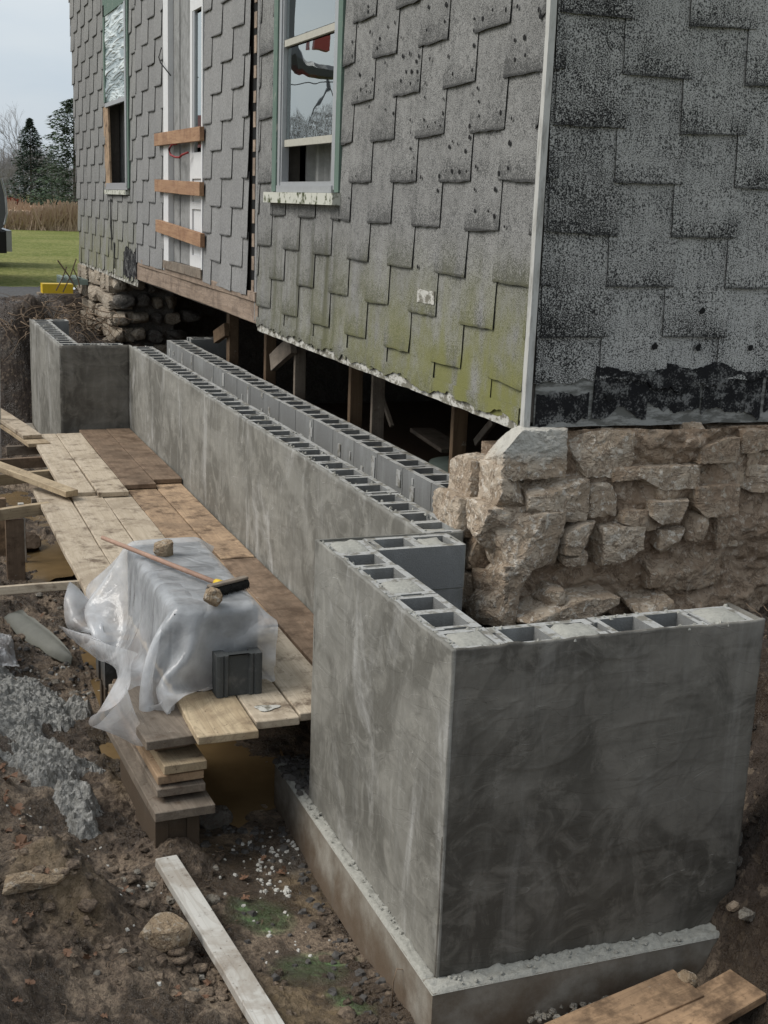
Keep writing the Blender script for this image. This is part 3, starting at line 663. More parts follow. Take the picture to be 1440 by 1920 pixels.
ragged('white_skirt', 'L', 1.35, 5.64, .455, .535, .006, .004, .035, M['whiteboard'], 11., n=200)
ragged('loose_shingle_edge', 'L', 1.35, 5.64, .50, .56, .019, .05, .0, M['shA'], 21., n=220)
ragged('white_skirt', 'L', 10.5, 15.0, .43, .53, .006, .004, .03, M['whiteboard'], 15., n=120)
ragged('torn_felt', 'L', 10.48, 11.3, .50, .80, .024, .10, .10, M['tar'], 61., n=60)
for (a0, z0, z1, s_) in [(12.15, .75, 1.35, 5.), (11.95, .55, .85, 6.), (10.62, .60, .80, 7.)]:
    us = [(a0 + .05 * float(noise3(t * 4 + s_, s_, 0.)), z0 + (z1 - z0) * t) for t in np.linspace(0, 1, 12)]
    mb = MB(); V = []
    for (u, zt) in us: V += [(HX - .022, u - .03, zt), (HX - .024, u + .035, zt)]
    mb.add(V, [(2 * k, 2 * k + 2, 2 * k + 3, 2 * k + 1) for k in range(11)]); mb.build('crack', M['black'], house)
# nail and woodpecker holes in the near siding
mb = MB()
px = [(592, 16), (690, 22), (612, 60), (694, 60), (672, 50), (806, 110), (780, 115), (690, 12), (711, 72), (692, 200), (712, 72), (740, 42), (803, 13), (836, 8), (799, 56), (889, 35), (833, 40), (752, 70), (727, 50), (707, 90),
      (923, 18), (948, 18), (905, 35), (970, 12), (1010, 18), (1013, 30), (965, 75), (983, 70), (965, 112), (984, 103), (888, 57), (888, 85), (885, 131), (848, 138), (885, 175), (796, 182), (831, 185), (795, 225), (830, 212),
      (755, 105), (768, 100), (785, 105), (761, 134), (771, 134), (782, 134), (751, 151), (769, 156), (783, 151), (797, 156), (687, 172), (676, 168), (686, 160), (695, 173), (670, 183), (710, 168), (674, 140), (698, 148), (712, 85),
      (660, 78), (663, 118), (673, 115), (660, 105), (722, 205), (737, 212), (769, 225), (770, 249), (769, 278), (772, 322), (775, 295), (794, 223), (801, 237), (815, 229), (825, 235), (778, 258), (880, 236), (858, 270), (872, 283), (880, 257),
      (842, 275), (848, 265), (836, 320), (847, 321), (861, 322), (874, 321), (823, 330), (789, 332), (892, 312), (820, 357), (890, 355), (895, 165), (897, 190), (938, 211), (959, 222), (955, 268), (952, 315), (935, 325), (928, 355), (890, 395), (926, 405), (915, 395), (946, 425), (742, 415), (654, 371), (667, 330), (783, 500), (898, 217), (960, 8), (840, 105), (700, 28), (722, 118)]
for (a_, b_) in px:
    P = U(a_, b_, 0, HX - .018)
    if P[1] > 3.83: continue
    rz = random.uniform(.006, .013); ry = rz * random.uniform(.7, 1.1); n = 8
    V = [(P[0], P[1] + ry * math.cos(t) * (1 + .2 * random.random()), P[2] + rz * math.sin(t)) for t in [2 * math.pi * k / n for k in range(n)]]
    mb.add(V, [tuple(range(n - 1, -1, -1))])
for (a_, b_) in [(1228, 650), (1310, 652), (1408, 652), (1317, 582), (1142, 745)]:
    P = U(a_, b_, 1, HY - .020); n = 9
    mb.add([(P[0] + .017 * math.cos(t) * random.uniform(.6, 1.2), P[1], P[2] + .017 * math.sin(t) * random.uniform(.6, 1.2)) for t in [2 * math.pi * k / n for k in range(n)]], [tuple(range(n))])
o = mb.build('siding_holes', M['black'], house); o['kind'] = 'stuff'
# white patch where one shingle has torn off
P0 = U(783, 540, 0, HX - .018); P1 = U(814, 572, 0, HX - .018)
ragged('exposed_patch', 'L', min(P0[1], P1[1]), max(P0[1], P1[1]), P1[2], P0[2], .0185, .004, .02, M['whiteboard'], 71., n=20)
# open joint strip between the two sidings
MB().box((.886, 5.665, .52), (.903, 5.72, TOPZ)).build('joint_batten', M['shB'], house)
for k in range(28):
    z0 = .72 + k * .17; MB().box((.884, 5.735, z0), (.8995, 5.80, z0 + random.uniform(.08, .13))).build('joint_lath', M['beam'], house)
MB().box((.8985, 5.72, .5), (.901, 5.858, TOPZ)).build('joint_gap', M['black'], house); MB().box((.8985, 10.42, .5), (.901, 10.5, TOPZ)).build('joint_gap', M['black'], house)
# exposed sill beam under the pale siding
board('sill_beam', (.935, 5.62, .585), (.935, 10.9, .60), .17, .10, M['beam'], house, up=(1, 0, 0), b=.006, warp=.008)
board('rim_board', (.885, 5.66, .70), (.885, 10.4, .705), .07, .03, M['beam'], house, up=(1, 0, 0))

# --- window with green casing
wn = MB(); (y0, y1, z0, z1) = W1
wn.box((.878, 3.845, 1.46), (.915, y0 - .035, 3.25)).box((.872, y1 + .02, 1.46), (.915, 5.255, 3.25)).box((.868, 3.845, 3.25), (.915, 5.255, 3.36))
win = wn.build('window', M['green'], house)
MB().box((.835, 3.82, 1.385), (.93, 5.33, 1.455)).build('sill', M['sill'], win)
mb = MB()
for a, b, x in ((y0 - .033, y0 + .035, .882), (y1 - .035, y1 + .018, .882), (y0 + .042, y0 + .062, .89), (y1 - .062, y1 - .042, .89)): mb.box((x, a, 1.475), (.94, b, 3.25))
mb.box((.872, y0, 1.457), (.94, y1, 1.50)).box((.888, y0, 1.50), (.94, y1, 1.525)); mb.build('storm_frame', M['alum'], win)
MB().box((.905, y0 + .07, 1.755), (.935, y1 - .07, 1.80)).build('lower_sash_rail', M['rail'], win)
MB().box((.895, y0 + .07, 2.395), (.925, y1 - .07, 2.437)).build('upper_sash_rail', M['rail'], win)
MB().box((.918, y0 + .07, 1.80), (.922, y1 - .07, 2.385)).build('pane', M['glass'], win)
MB().box((.908, y0 + .07, 2.445), (.912, y1 - .07, 3.25)).build('pane', M['glass'], win)
ysn = np.linspace(y0 - .1, y1 + .1, 60); V = []
for zt in (1.40, 2.0): V += [(1.12 + .03 * math.sin(v * 55) + .02 * math.sin(v * 23), v, zt) for v in ysn]
obj('curtain', V, [(k, k + 1, k + 61, k + 60) for k in range(59)], M['curtain'], win)
# --- door with side panels
(y0, y1, z0, z1) = DR
dr = MB().box((.862, y1 - .14, .74), (.915, y1 + .08, 3.3)).box((.862, y0 - .10, .745), (.915, y0 - .055, 3.3)).box((.862, y0 - .10, 3.3), (.915, y1 + .08, 3.42)).build('door', M['whitetrim'], house)
for k, (a, b) in enumerate([(8.46, 8.715), (8.23, 8.45), (8.0, 8.22)]):
    MB().box((.915 + .006 * (k % 2), a, .80), (.95, b, 3.3)).build('weathered_board', M['greypanel'], dr)
leaf = MB(); leaf.box((.905, y0 - .055, .80), (.94, 7.49, 3.3)).box((.905, 7.90, .80), (.94, 7.985, 3.3)).box((.905, 7.49, .80), (.94, 7.90, .90)).box((.905, 7.49, 1.30), (.94, 7.90, 1.36)).box((.905, 7.49, 1.56), (.94, 7.90, 1.78)).box((.905, 7.49, 2.95), (.94, 7.90, 3.3))
leaf.box((.922, 7.49, .90), (.94, 7.90, 1.30)).box((.922, 7.49, 1.36), (.94, 7.90, 1.56)); leaf.build('door_leaf', M['whitetrim'], dr)
MB().box((.924, 7.56, 1.82), (.928, 7.83, 2.92)).build('pane', M['glass'], dr)
MB().box((.909, 7.49, 1.78), (.938, 7.56, 2.95)).box((.909, 7.83, 1.78), (.938, 7.90, 2.95)).build('glazing_bead', M['alum'], dr)
MB().box((.85, y0 - .10, .725), (1.0, y1 + .08, .80)).build('threshold', M['greyed'], dr)
# --- far window
(y0, y1, z0, z1) = W2
win2 = MB().box((.875, y0 - .10, 1.47), (.92, y0, 3.55)).box((.875, y1, 2.46), (.92, y1 + .10, 3.55)).box((.875, y0 - .10, 3.42), (.92, y1 + .10, 3.62)).build('window', M['green'], house)
MB().box((.865, y0 - .02, 1.49), (.93, y0 + .07, 3.42)).box((.872, y0, 1.455), (.95, y1, 1.53)).build('storm_frame', M['alum'], win2)
xsn = np.linspace(y0 + .07, y1, 40); zsn = np.linspace(2.44, 3.42, 30); Xn, Zn = np.meshgrid(xsn, zsn)
Xo = .885 + .016 * fbm(Xn * 2.2, Zn * 14, 3., 3)
ii, jj = np.meshgrid(np.arange(39), np.arange(29)); a = (jj * 40 + ii).ravel()
obj('plastic_film', np.stack([Xo, Xn, Zn], -1).reshape(-1, 3), np.stack([a, a + 40, a + 41, a + 1], -1), M['wavy'], win2, smooth=True)
MB().box((.87, y0 + .07, 2.40), (.9, y1, 2.445)).build('film_batten', M['alum'], win2)
MB().box((.85, y0 - .02, 1.40), (.93, y1 + .02, 1.45)).build('sill', M['sill'], win2)
board('leaning_board', (.90, 12.42, 1.5), (.895, 12.50, 2.42), .34, .025, M['plank_or'], win2, up=(1, 0, 0))
V = []; ysn = np.linspace(y0 - .1, y1 + .1, 60)
for zt in (1.40, 2.5): V += [(1.10 + .03 * math.sin(v * 45) + .02 * math.sin(v * 19), v, zt) for v in ysn]
obj('curtain', V, [(k, k + 1, k + 61, k + 60) for k in range(59)], M['curtain'], win2)

# braces nailed across the door: things of their own
for k, (a, b, c, d, lab) in enumerate([(9.17, 1.925, 7.24, 1.915, 'topmost of the three orange boards nailed across the boarded door'),
                                       (9.16, 1.50, 7.24, 1.47, 'middle of the three orange boards nailed level across the boarded door'),
                                       (9.13, 1.12, 7.20, 1.05, 'lowest and most slanted of the three orange boards across the boarded door')]):
    o = board('brace_board', (.838, a, b), (.838, c, d), .115, .04, M['fresh'], None, up=(1, 0, 0), b=.002, warp=.0015)
    tag(o, lab, 'board', 'orange boards nailed across the door')
mb = MB(); pts = [(.83, 8.62 - .28 * math.sin(t) * .9 - t * .05, 1.80 - .085 * (1 - math.cos(t)) / 1. + 0) for t in np.linspace(.2, 3.0, 12)]
pts = [(.835, 8.20, 1.865), (.83, 8.40, 1.86), (.825, 8.50, 1.82), (.822, 8.42, 1.77), (.822, 8.2, 1.745), (.825, 8.05, 1.74), (.83, 7.98, 1.76), (.86, 7.86, 1.78)]
mb.tube(pts, .010, 5); tag(mb.build('cord', M['redwire'], None, True), 'dark red cord looped under the topmost orange board', 'cord')
mb = MB(); mb.tube([(.85, 8.95, 2.75), (.82, 8.93, 2.66), (.81, 8.8, 2.60), (.80, 8.55, 2.53), (.80, 8.3, 2.45)], .006, 5)
tag(mb.build('wire', M['black'], None, True), 'thin black wire hanging loose from the white door frame', 'wire')

# ================================================================== block walls
def block_mesh(name, L=.392, D=.195, Hh=.19, half=False, m=None, top=None):
    """hollow concrete block along local X, two cores, recessed ends"""
    xc = [0, .012, .032, L / 2 - .022, L / 2 + .022, L - .032, L - .012, L] if not half else [0, .03, L - .03, L]
    yc = [0, .030, .055, D - .055, D - .030, D]
    def solid(i, j):
        if half: return not (i == 1 and 1 <= j <= 3)
        if (i == 0 or i == 6) and j == 2: return False
        if i in (2, 4) and 1 <= j <= 3: return False
        return True
    nx, ny = len(xc) - 1, len(yc) - 1; mb = MB()
    S_ = lambda i, j: 0 <= i < nx and 0 <= j < ny and solid(i, j)
    for i in range(nx):
        for j in range(ny):
            if not solid(i, j): continue
            a, b, c, d = xc[i], xc[i + 1], yc[j], yc[j + 1]
            mb.add([(a, c, Hh), (b, c, Hh), (b, d, Hh), (a, d, Hh)], [(0, 1, 2, 3)], 1); mb.add([(a, c, 0), (b, c, 0), (b, d, 0), (a, d, 0)], [(3, 2, 1, 0)])
            if not S_(i - 1, j): mb.add([(a, c, 0), (a, d, 0), (a, d, Hh), (a, c, Hh)], [(3, 2, 1, 0)])
            if not S_(i + 1, j): mb.add([(b, c, 0), (b, d, 0), (b, d, Hh), (b, c, Hh)], [(0, 1, 2, 3)])
            if not S_(i, j - 1): mb.add([(a, c, 0), (b, c, 0), (b, c, Hh), (a, c, Hh)], [(0, 1, 2, 3)])
            if not S_(i, j + 1): mb.add([(a, d, 0), (b, d, 0), (b, d, Hh), (a, d, Hh)], [(3, 2, 1, 0)])
    me = mesh(name, mb.V, mb.F, [m or M['block'], top or M['blocktop']], mb.I)
    bm = bmesh.new(); bm.from_mesh(me); bmesh.ops.remove_doubles(bm, verts=bm.verts, dist=1e-5)
    # round the cores a little
    bm.to_mesh(me); bm.free(); return me
BLK = block_mesh('block'); HALF = block_mesh('half_block', L=.195, half=True)
R90 = (0, 0, math.pi / 2)
def run(wall, x, y, L, along, courses, start=0., zt=0., dirn=1):
    """blocks with top at zt; along 'x' or 'y'; (x, y) = low corner of the 0.195 thick wall"""
    for c in range(courses):
        zb = zt - .2 * (c + 1) + .005; s = start + (.2 if c % 2 else 0); t = 0.
        pos = []
        if s % .4 > .01: pos.append((0, True)); t = .2
        while t + .39 <= L + .02: pos.append((t, False)); t += .4
        if L - t > .15: pos.append((t, True))
        for (q_, hf) in pos:
            j = random.uniform(-.002, .002)
            if along == 'x': place('block', HALF if hf else BLK, (x + q_ + .004, y + j, zb + j), wall)
            else: place('block', HALF if hf else BLK, (x + .195 + j, y + q_ + .004, zb + j), wall, R90)
def mortar_joints(wall, x, y, L, along, zt, courses, rec=.006):
    mb = MB()
    for c in range(courses):
        zb = zt - .2 * (c + 1); k = 0.2 if c % 2 else 0.
        while k <= L + .001:
            if along == 'y': mb.box((x + rec, y + k - .003, zb), (x + .195 - rec, y + k + .005, zb + .193))
            else: mb.box((x + k - .003, y + rec, zb), (x + k + .005, y + .195 - rec, zb + .193))
            k += .4
        if along == 'y':
            mb.box((x + rec, y, zb - .004), (x + .04, y + L, zb + .006)); mb.box((x + .155, y, zb - .004), (x + .195 - rec, y + L, zb + .006))
        else:
            mb.box((x, y + rec, zb - .004), (x + L, y + .04, zb + .006)); mb.box((x, y + .155, zb - .004), (x + L, y + .195 - rec, zb + .006))
    mb.build('mortar_joints', M['mortar'], wall)
def parge(wall, name, face, a0, a1, c, z0, z1, out, mat, seed, rag=.007, step=.02, thk=.010):
    """cement skin on the plane (face axis) = c, bulging to side out (-1)"""
    na = max(8, int((a1 - a0) / step)); nz_ = max(8, int((z1 - z0) / step)); as_ = np.linspace(a0, a1, na); zs_ = np.linspace(z0, z1, nz_)
    A, Zz = np.meshgrid(as_, zs_); top = z1 + rag * fbm(A * 14 + seed, 0 * A, 1., 4, .6); Zz = z0 + (Zz - z0) / (z1 - z0) * (top - z0)
    n_ = thk + .004 * fbm(A * 2.1 + seed, Zz * 2.1, 1., 3) + .0035 * fbm(A * 7 + seed, Zz * 7, 5., 4, .5)
    sq = np.random.default_rng(int(seed * 10)); ext = (a1 - a0) * (z1 - z0); ns = int(ext * (55 if step < .012 else 26))
    for _ in range(ns):
        ca, cz = sq.uniform(a0, a1), sq.uniform(z0, z1); an = sq.choice([sq.normal(.15, .25), sq.normal(.9, .3), sq.normal(1.5, .12)]); L_ = sq.uniform(.08, .5); kv = sq.normal(0, .9)
        m_ = (np.abs(A - ca) < L_) & (np.abs(Zz - cz) < L_)
        if not m_.any(): continue
        sa = (A[m_] - ca) * math.cos(an) + (Zz[m_] - cz) * math.sin(an); ta = -(A[m_] - ca) * math.sin(an) + (Zz[m_] - cz) * math.cos(an) - kv * sa * sa
        win_ = np.clip(1 - (sa / (L_ * .5)) ** 2, 0, 1); hgt = sq.uniform(.0006, .0020); wd = max(step * .55, .0035)
        n_[m_] += win_ * hgt * (np.exp(-(ta / wd) ** 2) + .7 * np.where(ta > 0, np.exp(-ta / .05), 0))
    V = []; off = c + out * n_
    P = np.stack([off, A, Zz], -1) if face == 'x' else np.stack([A, off, Zz], -1); Vf = P.reshape(-1, 3)
    B = P.copy(); B[..., 0 if face == 'x' else 1] = c - out * .002; Vb = B.reshape(-1, 3)
    V = np.concatenate([Vf, Vb]); N = len(Vf); ii, jj = np.meshgrid(np.arange(na - 1), np.arange(nz_ - 1)); a = (jj * na + ii).ravel()
    q_ = np.stack([a, a + 1, a + na + 1, a + na], -1)
    flip = (face == 'x')
    F = [tuple(r[::-1]) if flip else tuple(r) for r in q_.tolist()]
    ring = list(range(na)) + [j * na + na - 1 for j in range(1, nz_)] + [(nz_ - 1) * na + i for i in range(na - 2, -1, -1)] + [j * na for j in range(nz_ - 2, 0, -1)]
    for s, t in zip(ring, ring[1:] + ring[:1]): F.append((s, s + N, t + N, t) if not flip else (t, t + N, s + N, s))
    return obj(name, V, F, mat, wall, smooth=True)
wall = thing('block_wall', 'long parged concrete block foundation wall with a box-shaped jog at each end', 'wall', (.0, 0., -1.43))
# courses: near box, long run, far box
run(wall, 0, 0, 1.2, 'x', 2, .2); run(wall, 0, .2, 1.22, 'y', 2, 0)
run(wall, .2, 1.225, .4, 'x', 6, 0)
run(wall, .49, 1.43, 7.3, 'y', 6, 0)
FX = -.165
run(wall, FX, 8.73, .65, 'x', 2, 0); run(wall, FX, 8.93, 2.4, 'y', 2, 0); run(wall, FX + .2, 11.17, .2, 'x', 6, 0)
mortar_joints(wall, 0, 0, 1.2, 'x', 0, 2); mortar_joints(wall, 0, .2, 1.2, 'y', 0, 2); mortar_joints(wall, .49, 1.43, 7.2, 'y', 0, 6); mortar_joints(wall, .2, 1.225, .4, 'x', 0, 6)
MB().box((0, 0, -1.2), (1.196, .193, -.402)).box((0, .196, -1.2), (.193, 1.42, -.402)).box((FX, 8.73, -1.2), (.49, 8.925, -.402)).box((FX, 8.93, -1.2), (FX + .195, 11.36, -.402)).build('lower_courses', M['block'], wall)
# mortar filled cores and smears on top of the wall
mb = MB()
def cap(x0, y0, x1, y1, z0=-.012, seed=0.):
    n = 7; V = []
    for j in range(n):
        for i in range(n):
            x = x0 + (x1 - x0) * i / (n - 1); y = y0 + (y1 - y0) * j / (n - 1)
            V.append((x, y, z0 + .010 * float(fbm(x * 30 + seed, y * 30, 1., 3))))
    for j in range(n):
        for i in range(n):
            if i in (0, n - 1) or j in (0, n - 1): V[j * n + i] = (V[j * n + i][0], V[j * n + i][1], z0 - .02)
    mb.add(V, [(j * n + i, j * n + i + 1, j * n + n + i + 1, j * n + n + i) for j in range(n - 1) for i in range(n - 1)])
for (x0, y0) in [(.015, .02), (.02, .84 - .2), (1.0, .02)]: cap(x0, y0, x0 + .17, y0 + .16, .0)
cap(1.02, .02, 1.19, .18, .002); cap(.02, 1.23, .18, 1.40, .002); cap(.42, 1.24, .55, 1.40, -.01); cap(.50, 1.46, .67, 1.58, -.02)
cap(.42 + .0, .02, .58, .17, .0)
o = mb.build('mortar_fill', M['rubble_top'], wall, True)
mb = MB()
for (x0, y0, x1, y1, n_) in [(-.005, -.005, 1.2, .03, 45), (-.005, 0, .03, 1.42, 45), (.0, .165, 1.2, .19, 20), (.485, 1.43, .54, 8.7, 110), (.62, 1.43, .685, 8.7, 70), (FX, 8.73, .5, 8.92, 25), (FX, 8.9, FX + .19, 11.3, 30)]:
    for _ in range(n_):
        x, y = random.uniform(x0, x1), random.uniform(y0, y1); r = random.uniform(.003, .009)
        k = 6; V = [(x + r * random.uniform(.6, 1.6) * math.cos(t), y + r * random.uniform(.6, 1.8) * math.sin(t), -.008) for t in [2 * math.pi * v / k for v in range(k)]]
        V += [(x + (v[0] - x) * .6, y + (v[1] - y) * .6, .000 + random.random() * .003) for v in V]
        mb.add(V, [tuple(range(k, 2 * k))] + [(v, (v + 1) % k, (v + 1) % k + k, v + k) for v in range(k)])
mb.build('mortar_crumbs', M['rubble_top'], wall)['kind'] = 'stuff'
parge(wall, 'parged_face', 'y', -.010, 1.215, -.0, -1.2, .004, -1, M['parge_shaded'], 3., step=.0065)
parge(wall, 'parged_face', 'x', -.012, 1.435, 0., -1.2, .002, -1, M['parge'], 13., step=.0065)
parge(wall, 'parged_face', 'x', 1.425, 8.73, .488, -1.2, .002, -1, M['parge'], 23., step=.016)
parge(wall, 'parged_face', 'y', FX - .01, .485, 8.728, -1.2, .002, -1, M['parge_shaded'], 33., step=.03)
parge(wall, 'parged_face', 'x', 8.718, 11.38, FX, -1.2, .002, -1, M['parge'], 43., step=.03)
MB().box((1.197, -.004, -1.2), (1.212, .197, .004)).build('parged_end', M['parge_shaded'], wall)
MB().box((-.008, 1.42, -1.2), (.5, 1.434, -.0)).build('parged_end', M['parge'], wall)
# footing
ft = MB().box((-.053, -.085, -1.47), (1.30, .28, -1.203)).box((-.053, .28, -1.47), (.26, 1.83, -1.2035)).box((.26, 1.15, -1.47), (.75, 1.83, -1.204)).box((.41, 1.83, -1.47), (.75, 8.65, -1.2045)).box((-.25, 8.65, -1.47), (.75, 9.0, -1.203)).box((-.25, 9.0, -1.47), (.08, 11.45, -1.203)).build('footing', M['footing'], wall)
def ledge(x0, y0, x1, y1, seed):
    nx_, ny_ = max(4, int((x1 - x0) / .008)), max(4, int((y1 - y0) / .008)); A, B = np.meshgrid(np.linspace(x0, x1, nx_), np.linspace(y0, y1, ny_))
    Zt = -1.198 + .013 * np.clip(fbm(A * 22 + seed, B * 22, 1., 4, .6) + .25, 0, 1) + .006 * fbm(A * 70, B * 70, 3., 2)
    ed = (A <= x0 + 1e-6) | (A >= x1 - 1e-6) | (B <= y0 + 1e-6) | (B >= y1 - 1e-6); Zt = np.where(ed, -1.207, Zt)
    ii, jj = np.meshgrid(np.arange(nx_ - 1), np.arange(ny_ - 1)); a = (jj * nx_ + ii).ravel()
    return np.stack([A, B, Zt], -1).reshape(-1, 3), np.stack([a, a + 1, a + nx_ + 1, a + nx_], -1).tolist()
mb = MB(); mb.add(*ledge(-.056, -.088, 1.25, .0, 1.)); mb.add(*ledge(-.056, .0, .0, 1.83, 5.))
mb.build('mortar_droppings', M['rubble_top'], wall, True)

# inner wall under the house
iw = thing('block_wall', 'second row of bare concrete blocks standing in the dark under the house edge', 'wall', (.94, 2.0, -1.43))
run(iw, .94, 2.0, 7.3, 'y', 4, 0, .0); mortar_joints(iw, .94, 2.0, 7.2, 'y', 0, 4, .004)
run(iw, 1.14, 9.0, .4, 'x', 3, 0, .03)
MB().box((.94, 2.0, -1.4), (1.13, 9.3, -.802)).build('lower_courses', M['block'], iw)
# smears on its face
mb = MB()
for _ in range(60):
    y = 2.05 + random.randrange(18) * .4 + random.choice((0, .0, .2)) + random.uniform(-.012, .012); z1 = -random.uniform(.0, .25); z0 = z1 - random.uniform(.03, .12); wv = random.uniform(.008, .03)
    mb.box((.9365 - random.random() * .002, y - wv, z0), (.945, y + wv, z1))
mb.build('mortar_smears', M['blocktop'], iw)['kind'] = 'stuff'

# ================================================================== near stone foundation
sf = thing('stone_foundation', 'crumbling tan limestone foundation wall under the near house corner', 'stone wall', (1.6, 1.6, -.5))
def z6(a, b, c, d): return (840 + a * .41667, 500 + b * .41667, 840 + c * .41667, 500 + d * .41667)
ST = [  # (rect in the enlarged view, protrusion, material, squareness)
 (200, 738, 508, 948, .05, 'stone', .75), (498, 750, 805, 945, .045, 'stone', .75), (805, 770, 1085, 915, .0, 'stone_mud', .5), (1080, 718, 1180, 800, .02, 'stone', .5), (1175, 722, 1450, 850, .0, 'stone_mud', .5),
 (65, 868, 220, 1105, -.22, 'stone', .45), (205, 905, 350, 1145, .06, 'stone', .55), (320, 958, 620, 1150, .085, 'stone', .6), (605, 975, 750, 1125, .05, 'stone', .5), (700, 905, 910, 985, .03, 'stone_mud', .4), (900, 925, 1070, 1075, .04, 'stone_mud', .5), (1060, 850, 1300, 1080, .03, 'stone_mud', .5), (1290, 830, 1480, 1060, .03, 'stone_mud', .5),
 (0, 1038, 160, 1220, -.20, 'stone', .45), (130, 1088, 330, 1300, .05, 'stone', .5), (210, 1130, 505, 1365, .12, 'stone', .55), (490, 1160, 665, 1295, .10, 'stone', .5), (500, 1285, 620, 1345, .09, 'stone', .5), (650, 1175, 865, 1335, .10, 'stone', .5), (740, 1100, 945, 1190, .06, 'stone_mud', .4), (910, 1185, 1065, 1300, .06, 'stone', .4), (1060, 1120, 1160, 1240, .07, 'stone_mud', .4), (1145, 1110, 1290, 1280, .04, 'stone_mud', .4), (1270, 1060, 1440, 1200, .02, 'stone_mud', .4),
 (55, 1225, 210, 1410, -.15, 'stone_mud', .5), (5, 1395, 155, 1560, -.12, 'stone', .5), (205, 1335, 400, 1490, .10, 'stone', .45), (900, 1265, 1215, 1445, .03, 'stone_mud', .4), (420, 1335, 810, 1470, -.01, 'clay', .4), (1390, 1150, 1560, 1290, .0, 'stone_mud', .4),
 (815, 905, 1110, 1000, .05, 'stone', .6), (1085, 775, 1290, 880, .06, 'stone_mud', .6), (1280, 740, 1500, 840, .05, 'stone_mud', .6), (1065, 990, 1290, 1120, .07, 'stone_mud', .6), (1280, 900, 1500, 1010, .06, 'stone', .6), (870, 1060, 1080, 1150, .08, 'stone', .6), (860, 1330, 1060, 1440, .05, 'stone_mud', .5),
 (140, 1475, 300, 1625, .10, 'stone', .5), (290, 1520, 745, 1640, .16, 'stone', .6), (405, 1460, 525, 1545, .14, 'stone', .3), (810, 1510, 1005, 1590, .14, 'stone', .4), (150, 1400, 230, 1500, .02, 'stone_mud', .4)]
for k, (a, b, c, d, pr, mt, sq) in enumerate(ST):
    x0, y0, x1, y1 = z6(a, b, c, d); pr = pr + (.055 if x0 > 1130 else .02); yp = 1.30 - pr; A_ = U(x0, y0, 1, yp); B_ = U(x1, y1, 1, yp)
    A2 = U(x0, y1, 1, yp); B2 = U(x1, y0, 1, yp)
    hx = (max(B_[0], B2[0]) - min(A_[0], A2[0])) / 2 * 1.06; hz = abs(A_[2] - B_[2]) / 2 * 1.07; cx = (A_[0] + B_[0]) / 2; cz = (A_[2] + B_[2]) / 2
    hy = .13 if pr > -.1 else .16
    sh = min(hy * .36, hx * .3); hx = (hx - sh * .6) * 1.09; hz *= 1.05; cx += sh * .8
    me = rock_mesh('stone', hx, hy, hz, 100 + k, M[mt], 5 if hx > .09 else 4, .15, min(.96, sq + .33), 4); place('stone', me, (cx, yp + hy * .80, cz), sf, (0, random.uniform(-.03, .03), random.uniform(-.06, .06)))
for (y_, z_, hy, hz, xx, mt) in [(1.62, .16, .16, .11, .74, 'stone'), (1.7, -.08, .2, .12, .72, 'stone'), (2.0, -.05, .2, .12, .76, 'stone_mud'), (1.75, -.33, .2, .13, .74, 'stone_mud')]:
    place('stone', rock_mesh('stone', .17, hy, hz, int(z_ * 100) + 900, M[mt], 4, .15, .55, 5), (xx + .20, y_, z_), sf)
nx_, nz_ = 360, 220; A, B = np.meshgrid(np.linspace(.90, 3.6, nx_), np.linspace(-1.2, .47, nz_))
d_ = 1.285 - .07 * fbm(A * 4, B * 7, 2., 4, .55) - .045 * np.abs(fbm(A * 10, B * 15, 4., 5, .62)) + .25 * sst(-.25, -.9, B) * 0 - .06 * sst(1.3, 1.7, A)
ii, jj = np.meshgrid(np.arange(nx_ - 1), np.arange(nz_ - 1)); a = (jj * nx_ + ii).ravel()
obj('clay_mortar', np.stack([A, d_, B], -1).reshape(-1, 3), np.stack([a, a + 1, a + nx_ + 1, a + nx_], -1).tolist(), M['clay'], sf, smooth=True)
MB().box((1.0, 1.5, -1.3), (1.2, 1.95, .30)).build('clay_core', M['clay'], sf)
MB().box((1.15, 1.45, -1.3), (6.9, 1.7, .49)).build('back_masonry', M['clay'], sf)

# ================================================================== far stone pier
fp = thing('stone_foundation', 'old stone pier still carrying the far left end of the house', 'stone wall', (1.3, 13.5, -.5))
rows = [(.44, .22), (.21, .20), (.0, .19), (-.20, .19), (-.40, .20), (-.62, .2)]; kk = 0
for zt, hh in rows:
    y = 12.4
    while y < 15.0:
        ln = random.uniform(.3, .75); kk += 1
        place('stone', rock_mesh('stone', .17, ln / 2 * 1.02, hh / 2 * 1.03, 300 + kk, M['stone_far'], 4, .12, .93, 3), (.90 + .14 + random.uniform(-.02, .02), y + ln / 2, zt - hh / 2), fp); y += ln
    x = .92 if zt > -.3 else .90
    while x < 1.62 + (.2 if zt < .1 else 0):
        ln = random.uniform(.16, .34); kk += 1
        place('stone', rock_mesh('stone', ln / 2 * 1.03, .16, hh / 2 * random.uniform(.8, 1.03), 300 + kk, M['stone_dark' if random.random() < .5 else 'stone_far'], 3, .16, .55, 6), (x + ln / 2, 12.42 + (x - .9) * .25, zt - hh / 2 + random.uniform(-.02, .02)), fp, (0, random.uniform(-.12, .12), 0)); x += ln
MB().box((1.0, 12.5, -1.0), (1.7, 14.9, .4)).build('rubble_core', M['stone_dark'], fp)

